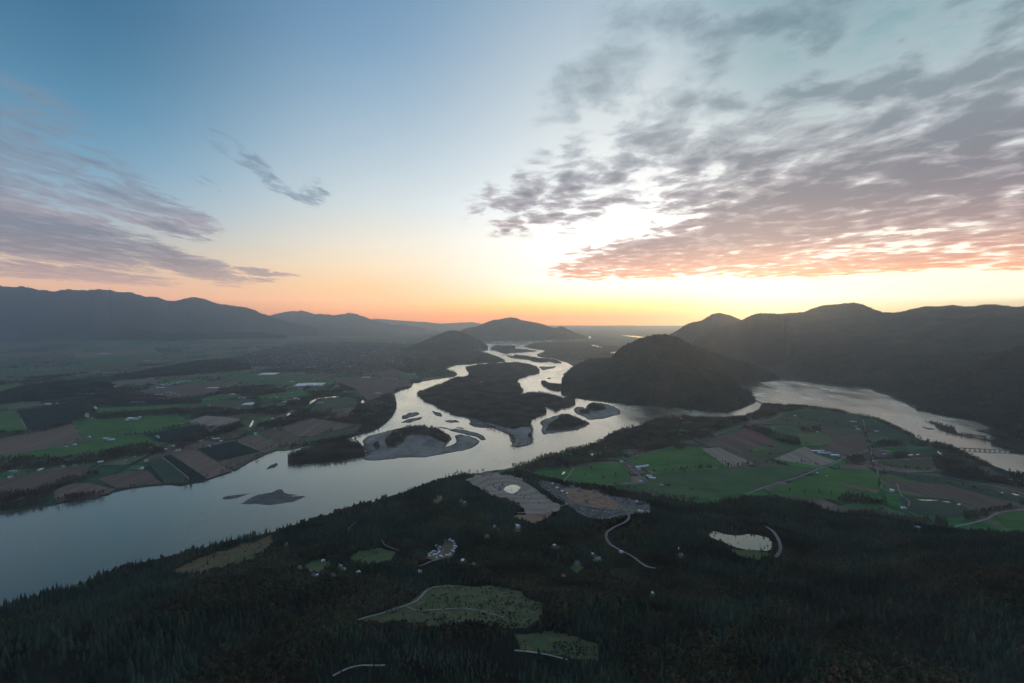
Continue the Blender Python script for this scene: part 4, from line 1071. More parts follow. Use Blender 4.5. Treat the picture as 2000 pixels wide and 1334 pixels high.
# roadsides
cell = {}
for q in road_px: cell.setdefault((int(q[0] // 8), int(q[1] // 8)), []).append(q)
for yy_ in (py, py * .67 + pyt * .33, py * .33 + pyt * .67, pyt):
    ix = (px // 8).astype(int); iy = (yy_ // 8).astype(int)
    occ = np.zeros((270, 190), bool)
    for q in road_px:
        scl = F * q[2] / 2600 * .5 + 1.6
        m_ = (np.abs(px - q[0]) < scl + 1) & (np.abs(yy_ - q[1]) < scl * .7 + .8)
        bad |= m_
ok = ~bad
X, Y, Z, is_b, size, px, py, pyt, s = [a[ok] for a in (X, Y, Z, is_b, size, px, py, pyt, s)]
# young open stand in the bottom middle, tall rows round it
CUT = [(850,1330),(900,1262),(1010,1276),(1170,1300),(1300,1340)]
young = inside(px, py, [(560,1345),(640,1300),(760,1292),(900,1250),(1005,1262),(1030,1290),(1000,1345)])
size[young] *= .5
print('hill trees', len(X))

rot = rng.uniform(0, 6.283, len(X)); vi = rng.integers(0, 4, len(X))
tall = (py - pyt)
inview = (px > 5) & (px < 1995) & (pyt > 0) & (pyt < 1325)

def region(px_, py_):
    a = 'left' if px_ < 500 else 'centre left' if px_ < 1000 else 'centre right' if px_ < 1500 else 'right'
    return a

def make_trees(idx, kinds, leafmat, nm, cat, adj, group):
    crowns = []; trunks = []
    for (cv, cf), (tv, tf) in kinds:
        mc = bpy.data.meshes.new('crown'); mc.from_pydata(cv, [], cf); mc.materials.append(leafmat); mc.update(); crowns.append(mc)
        mt = bpy.data.meshes.new('trunk'); mt.from_pydata(tv, [], tf); mt.materials.append(M['bark']); mt.update(); trunks.append(mt)
    for i in idx:
        e = bpy.data.objects.new(nm, None); C.objects.link(e)
        e.location = (X[i], Y[i], Z[i]); e.rotation_euler = (0, 0, rot[i]); e.scale = (size[i],) * 3
        reg = region(px[i], py[i])
        tag(e, '%s among many alike in the dark forest at the bottom %s' % (adj, reg), cat, '%s, bottom %s' % (group, reg))
        c = bpy.data.objects.new('crown', crowns[vi[i]]); C.objects.link(c); c.parent = e
        t = bpy.data.objects.new('trunk', trunks[vi[i]]); C.objects.link(t); t.parent = e
ci = np.nonzero(inview & ~is_b)[0]; ci = ci[np.argsort(-tall[ci])][:300]
bi = np.nonzero(inview & is_b)[0]; bi = bi[np.argsort(-tall[bi])][:300]
make_trees(ci, CON, M['conifer'], 'conifer', 'conifer', 'dark green pointed conifer', 'near conifers')
make_trees(bi, BRD, M['broad'], 'broadleaf_tree', 'tree', 'round autumn-tinted broadleaf tree', 'near broadleaf trees')
rest = np.ones(len(X), bool); rest[ci] = False; rest[bi] = False
mC = rest & ~is_b; mB = rest & is_b
instancer('conifer_forest', np.stack([X, Y, Z], 1)[mC], size[mC], rot[mC], vi[mC], pc, 'dark conifer forest covering the hills in front of the river', 'forest')
mixB = mB
BP = [np.stack([X, Y, Z], 1)[mixB]]; BS = [size[mixB]]

# low scrub in the logged openings
shr = []
for nm in ('logged', 'logged_low', 'strip', 'knoll', 'meadow', 'clay_mid', 'terrace'):
    P = np.array(CLEAR[nm][1], float); nn = {'logged': 2600, 'logged_low': 900, 'strip': 600, 'knoll': 30, 'meadow': 60, 'clay_mid': 160, 'terrace': 60}[nm]
    a = rng.uniform(P[:, 0].min(), P[:, 0].max(), nn); b_ = rng.uniform(P[:, 1].min(), P[:, 1].max(), nn)
    k = inside(a, b_, P); x, y, z = hit(a[k], b_[k])
    g_ = fbm(x / 22, y / 22, 3, 66) > .47
    shr.append(np.stack([x, y, z], 1)[g_])
shr = np.concatenate(shr)
instancer('scrub', shr, rng.uniform(.25, 1.0, len(shr)) ** 1.5 + .15, rng.uniform(0, 6, len(shr)), rng.integers(0, 2, len(shr)), po, 'low scrub and saplings dotted over the logged clearings', 'scrub')
# ---- woods on the valley floor: (polygon, spacing, kind)
FLATWOODS = [
 ([(1000,912),(1040,902),(1054,894),(1090,885),(1127,877),(1153,869),(1178,860),(1196,847),(1229,836),(1270,825),(1300,814),(1370,816),(1400,817),(1445,815),(1472,808),(1487,798),(1492,791),(1520,792),(1526,800),(1515,812),(1480,820),(1440,828),
   (1395,846),(1370,858),(1330,864),(1290,876),(1240,890),(1190,898),(1130,911),(1090,914),(1040,920),(1005,922)], 9.5, 't'),
 ([(1480,790),(1520,791),(1580,794),(1580,800),(1530,806),(1490,812)], 10, 't'),
 ([(1582,794),(1620,799),(1655,805),(1700,815),(1700,819),(1650,809),(1600,800),(1582,798)], 13, 't'),([(1703,816),(1720,821),(1742,831),(1766,842),(1760,844),(1730,831),(1703,820)], 11, 't'),
 ([(1768,843),(1800,858),(1830,866),(1862,875),(1890,890),(1935,908),(1930,912),(1880,895),(1820,876),(1790,866),(1768,848)], 9.5, 't'),
 ([(1820,895),(1850,893),(1890,905),(1920,925),(1970,940),(2040,950),(2040,975),(1990,955),(1930,940),(1870,925),(1830,918)], 9.5, 't'),([(1970,922),(2000,928),(2100,943),(2100,960),(2000,940),(1972,930)], 9, 't'),
 ([(1520,850),(1560,858),(1566,872),(1530,868),(1500,852)], 10, 't'),([(1652,895),(1685,892),(1690,903),(1660,903)], 9, 't'),([(1632,979),(1650,968),(1700,972),(1722,980),(1730,985),(1700,988),(1650,985)], 11, 't'),
 ([(1880,1002),(1930,1000),(2000,985),(2000,994),(1940,1001),(1920,1012),(1885,1018)], 9, 't'),([(1700,870),(1730,862),(1820,868),(1830,874),(1760,872),(1705,876)], 10, 't'),
 ([(1745,889),(1770,885),(1775,893),(1750,895)], 9, 't'),([(1640,1005),(1700,1000),(1760,1012),(1850,1018),(1850,1034),(1760,1026),(1690,1012)], 10, 't'),
 ([(1560,838),(1600,836),(1605,846),(1565,845)], 11, 't'),([(1325,866),(1345,872),(1330,880),(1312,872)], 10, 't'),([(1450,836),(1470,833),(1500,840),(1520,850),(1500,852)], 11, 't'),
 # left bank
 ([(0,899),(60,894),(100,899),(180,889),(250,873),(290,867),(325,884),(280,892),(180,905),(100,914),(0,922)], 11, 't'),
 ([(-30,968),(60,962),(95,948),(125,938),(165,928),(192,922),(192,934),(150,942),(108,958),(95,973),(50,985),(0,1000),(-30,1003)], 9.5, 't'),
 ([(0,768),(40,755),(150,742),(215,748),(225,762),(180,770),(90,782),(0,790)], 15, 'd'),([(222,735),(330,715),(390,704),(450,702),(485,712),(492,722),(400,730),(300,737),(230,742)], 17, 'd'),
 ([(170,777),(230,760),(330,777),(400,785),(380,790),(300,787),(180,790)], 15, 't'),([(185,812),(260,806),(340,800),(420,798),(500,803),(500,810),(420,808),(340,808),(260,816),(190,820)], 11, 't'),
 ([(0,846),(60,843),(140,826),(142,829),(60,850),(0,855)], 11, 't'),([(330,865),(400,842),(470,828),(480,836),(420,856),(345,878)], 11, 't'),
 ([(700,792),(730,782),(764,768),(773,785),(774,798),(764,812),(745,826),(728,838),(700,846),(700,832),(660,826),(610,818),(560,832),(520,840),(500,832),(545,820),(600,805),(680,812)], 10.5, 't'),
 ([(500,800),(540,795),(610,800),(600,806),(540,812),(500,812)], 11, 't'),([(590,790),(612,772),(690,770),(705,780),(700,774),(620,776),(602,792)], 12, 't'),
 ([(430,760),(520,752),(560,765),(500,775),(440,770)], 22, 'm'),([(560,780),(600,776),(600,790),(560,795)], 16, 'm'),
 ([(900,712),(930,708),(966,708),(985,705),(970,697),(945,689),(928,684),(860,684),(830,690),(860,705),(870,713)], 26, 'k'),
 ([(780,700),(860,700),(885,714),(870,719),(890,732),(850,738),(820,738),(800,722)], 40, 'k'),
 ([(1027,677),(1050,670),(1150,668),(1210,680),(1200,696),(1150,704),(1110,705),(1080,699),(1055,694),(1066,686)], 40, 'k'),
 ([(600,868),(640,866),(680,856),(720,845),(700,848),(640,862)], 12, 't'),
 ([(0,982),(100,976),(170,966),(210,964),(160,976),(60,990),(0,1001)], 10, 't'),
 ([(1060,893),(1110,886),(1150,876),(1180,868),(1160,880),(1100,892)], 9, 't'),
 ([(1930,866),(1956,872),(1975,882),(2040,888),(2040,870),(1990,862),(1960,850),(1940,840),(1935,850),(1958,858)], 10, 't'),
]
tp = {'t': [], 'd': [], 'k': [], 'm': []}
ponds_w = [W(p) for p in PONDS]
def dry(x, y):
    k = sdist(x, y, RIV_W, 20.0) < -2
    for w in ponds_w:
        k &= ~inside(x, y, w)
    return k
for i, (p, spc, kd) in enumerate(FLATWOODS):
    x, y = scatter(p, spc, seed=900 + i)
    g_ = fbm(x / 70, y / 70, 3, 123) > .36
    k = dry(x, y) & g_
    tp[kd].append(np.stack([x[k], y[k], np.full(k.sum(), PLAIN)], 1))
# islands: every wooded island fills with cottonwoods, groves on the far ones
for nm, (poly, top, look) in ISLANDS.items():
    if look != 'wood': continue
    yy0 = max(q[1] for q in poly)
    kd, spc = ('k', 21) if nm in ('big', 'mid', 'hook', 'isle_six', 'isle_seven') else ('t', 9)
    if nm == 'mid': kd, spc = 't', 12
    x, y = scatter(ISL[nm], spc, seed=hash(nm) % 99 if False else len(nm) * 7, world=W(ISL[nm], 0.0))
    if nm == 'big':
        bw = W(BAR_ON_BIG); k = ~inside(x, y, bw)
        k &= ~inside(*proj(x, y, 0 * x + 4), PONDS[26])
        x, y = x[k], y[k]
    if nm == 'spit':
        k = rng.random(len(x)) < .35; x, y = x[k], y[k]
    tp[kd].append(np.stack([x, y, np.full(len(x), top * .8)], 1))
    if kd == 'k':      # single tall trees along its rim
        w = W(ISL[nm], 0.0)
        r_ = []
        for a, b_ in zip(w, np.roll(w, -1, 0)):
            n = int(np.hypot(*(b_ - a)) / 16)
            for t in rng.random(n): r_.append((*(a + (b_ - a) * t), top * .5))
        if r_: tp['t'].append(np.array(r_))
for v in VEG:
    x, y = scatter(v, 9, seed=5, world=W(v, 1.0)); k = fbm(x / 40, y / 40, 3, 5) > .42
    tp['t'].append(np.stack([x[k], y[k], np.full(k.sum(), 1.6)], 1))
# bank lines
def line_trees(pts, spc, jit, kd='t', prob=1.0, seed=0):
    r = np.random.default_rng(seed); w = W(pts); out = []
    for a, b_ in zip(w[:-1], w[1:]):
        n = int(np.hypot(*(b_ - a)) / spc)
        for t in r.random(n):
            if r.random() < prob: out.append((*(a + (b_ - a) * t + r.normal(0, jit, 2)), PLAIN))
    if out:
        o = np.array(out); k = dry(o[:, 0], o[:, 1]); tp[kd].append(o[k])
LINES = [([(0,1001),(110,983),(195,970),(260,951),(375,942),(420,929),(500,895),(540,877),(643,864),(729,839),(768,808)], 16, 5, 't', .7),
 ([(1262,925),(1350,918),(1425,912),(1500,905),(1530,907),(1570,905),(1605,913)], 9, 3, 't', .55),([(1395,895),(1430,914),(1470,906)], 14, 3, 't', .8),
 ([(1720,909),(1800,919),(1880,930),(1950,945)], 12, 4, 't', .8),([(1715,925),(1800,938),(1900,955),(2000,985)], 16, 4, 't', .5),([(1688,835),(1694,860),(1700,877),(1712,915)], 16, 8, 't', .8),
 ([(1530,812),(1600,824),(1690,842),(1700,850)], 16, 4, 't', .6),([(1500,815),(1560,830),(1640,838)], 18, 5, 't', .5),([(1716,934),(1722,960),(1730,985)], 14, 5, 't', .7),
 ([(0,936),(80,921),(175,908),(240,893)], 12, 4, 't', .7),([(286,903),(320,945),(372,940)], 40, 6, 't', .3),([(333,886),(380,878),(460,860),(505,847)], 22, 5, 't', .4),
 ([(0,895),(90,893),(120,900),(180,884)], 12, 6, 't', .8),([(60,880),(130,872),(160,860),(215,850)], 22, 10, 't', .5),([(140,825),(250,814),(345,810)], 14, 6, 't', .7),
 ([(280,849),(330,838),(385,828)], 9, 3, 't', .8),([(385,829),(400,840),(440,830)], 12, 4, 't', .7),([(510,883),(540,876),(600,862)], 16, 6, 't', .5),([(30,802),(80,797),(130,789),(170,797)], 14, 6, 't', .7),
 ([(650,738),(655,748),(690,762),(720,786)], 18, 8, 't', .5),([(640,736),(700,733),(790,739),(830,738)], 16, 8, 't', .6),([(500,752),(600,757),(650,752)], 14, 7, 't', .6),([(380,788),(490,778),(560,770)], 14, 8, 't', .6),
 ([(372,938),(374,944),(380,944)], 5, 3, 't', 1),([(1884,877),(1900,884),(1925,896)], 10, 4, 't', .6),([(940,923),(900,927),(850,940)], 9, 5, 't', .8),
 ([(1190,950),(1262,962),(1330,978),(1390,982)], 8, 5, 't', .8),([(1700,900),(1720,935)], 14, 6, 't', .6),([(1230,893),(1290,870),(1330,862)], 12, 6, 't', .7)]
for i, (p, spc, j, kd, pr) in enumerate(LINES): line_trees(p, spc, j, kd, pr, 40 + i)
# lone trees in the pastures
LONE = [(1141,931),(1203,933),(1230,927),(1305,910),(1336,925),(1155,917),(1242,899),(1262,938),(1290,950),(1308,950),(1352,958),(1370,915),(1388,915),(1543,960),(1570,965),(1623,970),(1738,923),(1728,922),(1811,918),(1720,1000),(1573,870),(1600,965),(1506,890),(1516,905),(1520,907),(1180,936),(1350,958),(1655,905),(1640,918),(1820,915)]
tp['t'].append(np.array([(*[float(v) for v in G(a, b_)], PLAIN) for a, b_ in LONE for _ in range(2)]) + rng.normal(0, 4, (len(LONE) * 2, 3)) * [1, 1, 0])
# scattered farm trees and hedges over the whole valley floor
n = 90000
dd = rng.uniform(28, 330, n); yy = H * F / dd; xx = rng.uniform(-1.15, .35, n) * yy
c_, wd, ed, hd = cover_colours(xx, yy)
p1, p2 = proj(xx, yy, 0 * xx + PLAIN)
k = ((wd > .605) & (rng.random(n) < .75)) | (hd & (rng.random(n) < .9)) | (rng.random(n) < .03)
k &= (sdist(xx, yy, RIV_W, 60) < -8) & (sdist(xx, yy, HILL_W, 60) < -8) & (p2 < 880)
infield = np.zeros(n, bool)
for c, p in FIELDS: infield |= inside(p1, p2, p)
k &= ~infield
left_far = (p1 < 1230)
k &= left_far
near_ = k & (yy < 5500); far_ = k & (yy >= 5500)
tp['t'].append(np.stack([xx, yy, 0 * xx + PLAIN], 1)[near_]); tp['k'].append(np.stack([xx, yy, 0 * xx + PLAIN], 1)[far_])
# trees among the town
TOWN = [(470,694),(560,672),(700,668),(860,676),(905,690),(860,702),(800,716),(740,728),(690,733),(600,730),(540,720),(480,708)]
x, y = scatter(TOWN, 60, seed=77); tp['m'].append(np.stack([x, y, 0 * x + PLAIN], 1))

def put(name, key, coll, label, cat, nk=4, smin=.6, smax=1.15):
    P = np.concatenate(tp[key]); n = len(P)
    print(name, n)
    instancer(name, P, rng.uniform(smin, smax, n), rng.uniform(0, 6.283, n), rng.integers(0, nk, n), coll, label, cat)
# broadleaf on hill + cottonwoods on the floor
nB = len(BP[0])
instancer('broadleaf_wood', BP[0], BS[0], rng.uniform(0, 6.283, nB), rng.integers(0, 4, nB), pb, 'autumn broadleaf trees mixed through the dark hill forest', 'forest')
tp['k'] += tp['m']
put('riverside_woods', 't', pt, 'brown cottonwood woods and hedgerows along the river banks and fields', 'woodland', smin=.45, smax=1.0)
put('distant_woods', 'k', pk, 'dark woods on the river islands and across the far valley', 'woodland')
put('dark_groves', 'd', pd, 'dark evergreen groves on the farmland left of the river', 'woodland')
# trees on the standing hills: all over the near ones, along the skyline of the rest
hp_ = []
for (V_, v_, (spc, vmax, scl_), sd) in HILL_GRIDS:
    r = np.random.default_rng(sd); nu_, nv_ = V_.shape[:2]
    a0 = V_[:-1, :-1]; d1 = V_[1:, :-1] - a0; d2 = V_[:-1, 1:] - a0
    area = np.abs(d1[..., 0] * d2[..., 1] - d1[..., 1] * d2[..., 0])
    vv = v_[None, :-1] + 0 * area
    want = np.where((vv < vmax) & (vv > .004), area / spc ** 2, 0)
    rim = (np.abs(vv - 1) < .012)
    want = np.where(rim, np.maximum(want, area / spc ** 2), want)
    cnt = np.floor(want + r.random(want.shape)).astype(int)
    ii, jj = np.nonzero(cnt); ii = np.repeat(ii, cnt[ii, jj]) if False else ii
    fu_ = r.random(len(ii)); fv_ = r.random(len(ii))
    P_ = a0[ii, jj] + d1[ii, jj] * fu_[:, None] + d2[ii, jj] * fv_[:, None]
    P_[:, 2] -= 2.5
    hp_.append(np.concatenate([P_, np.full((len(P_), 1), scl_)], 1))
hp_ = np.concatenate(hp_); hp_ = hp_[hp_[:, 2] > -2]
print('hillside', len(hp_))
nH = len(hp_)
instancer('hillside_forest', hp_[:, :3], hp_[:, 3] * rng.uniform(.6, 1.25, nH), rng.uniform(0, 6.283, nH), rng.integers(0, 8, nH), pm, 'dark forest clothing the steep hills beyond the river', 'forest')
# orchards in rows
OR = [FIELDS[1][1], FIELDS[9][1], FIELDS[11][1], FIELDS[19][1]]
op = []
for p in OR:
    w = W(p); x0, y0 = w.min(0); x1, y1 = w.max(0)
    c0, s0 = math.cos(.9), math.sin(.9)
    L = max(x1 - x0, y1 - y0)
    U, V2 = np.meshgrid(np.arange(-L, L, 7.0), np.arange(-L, L, 12.0))
    cx, cy = (x0 + x1) / 2, (y0 + y1) / 2
    xo = cx + U.ravel() * c0 - V2.ravel() * s0; yo = cy + U.ravel() * s0 + V2.ravel() * c0
    k = inside(xo, yo, w)
    op.append(np.stack([xo[k], yo[k], np.full(k.sum(), PLAIN + .8)], 1))
op = np.concatenate(op); print('orchard', len(op))
instancer('orchard_rows', op, rng.uniform(.7, 1.1, len(op)), rng.uniform(0, 6, len(op)), rng.integers(0, 2, len(op)), po, 'rows of low dark orchard bushes in the left bank fields', 'orchard')

# ================================================================== BUILDINGS
def gable(w, l, h, rise, over=.5):
    """wall box with gable ends, and a roof sitting on it"""
    a, b_ = w / 2, l / 2
    wv = [(-a, -b_, -2), (a, -b_, -2), (a, b_, -2), (-a, b_, -2), (-a, -b_, h), (a, -b_, h), (a, b_, h), (-a, b_, h), (0, -b_, h + rise), (0, b_, h + rise)]
    wf = [(0, 1, 5, 8, 4), (1, 2, 6, 5), (2, 3, 7, 9, 6), (3, 0, 4, 7)]
    o = over; t = .25; s_ = rise / a
    e = h - o * s_ + .05; ry = h + rise + .05
    rv = []
    for y_ in (-b_ - o, b_ + o):
        rv += [(-a - o, y_, e), (0, y_, ry), (a + o, y_, e), (a + o, y_, e + t), (0, y_, ry + t), (-a - o, y_, e + t)]
    rf = [(0, 1, 7, 6), (1, 2, 8, 7), (2, 3, 9, 8), (3, 4, 10, 9), (4, 5, 11, 10), (5, 0, 6, 11), (5, 4, 1, 0), (4, 3, 2, 1), (6, 7, 10, 11), (7, 8, 9, 10)]
    return (wv, wf), (rv, rf)
MESHC = {}
def cached(key, fn):
    if key not in MESHC:
        v, f, m_ = fn()
        me = bpy.data.meshes.new(key[0]); me.from_pydata(v, [], f); me.materials.append(m_); me.update(); MESHC[key] = me
    return MESHC[key]
NB = 0
def building(nm, px_, py_, w, l, h, rise, rz, roof, label, cat, group=None, windows=False, hilly=None, xyz=None):
    global NB
    if xyz is None:
        if hilly or (hilly is None and float(inside(np.array([px_]), np.array([py_]), HILLREG)[0])): x, y, z = [float(v[0]) for v in hit(px_, py_)]
        else: x, y = [float(v) for v in G(px_, py_)]; z = PLAIN + 1.0
    else: x, y, z = xyz
    e = bpy.data.objects.new(nm, None); C.objects.link(e); e.location = (x, y, z + .6); e.rotation_euler = (0, 0, rz)
    w, l, h, rise = [round(v, 1) for v in (w, l, h, rise)]
    A_, B_ = gable(w, l, h, rise)
    o1 = bpy.data.objects.new('wall', cached(('wall', w, l, h, rise), lambda: (*A_, M['wall']))); C.objects.link(o1); o1.parent = e
    o2 = bpy.data.objects.new('roof', cached(('roof', w, l, h, rise, roof), lambda: (*B_, M[roof]))); C.objects.link(o2); o2.parent = e
    if windows:
        def win():
            vs = []; fs = []
            vs = [(-.6, -.04, 0), (.6, -.04, 0), (.6, -.04, 1.2), (-.6, -.04, 1.2)]; fs = [(0, 1, 2, 3)]
            vs += [(-.6, .04, 0), (.6, .04, 0), (.6, .04, 1.2), (-.6, .04, 1.2)]; fs += [(7, 6, 5, 4), (0, 4, 5, 1), (3, 2, 6, 7), (0, 3, 7, 4), (1, 5, 6, 2)]
            return vs, fs, M['glass']
        for sx in (-w * .25, w * .25):
            o3 = bpy.data.objects.new('window', cached(('window',), win)); C.objects.link(o3); o3.parent = e; o3.location = (sx, -l / 2 - .03, h * .45)
    tag(e, label, cat, group)
    NB += 1
    return e
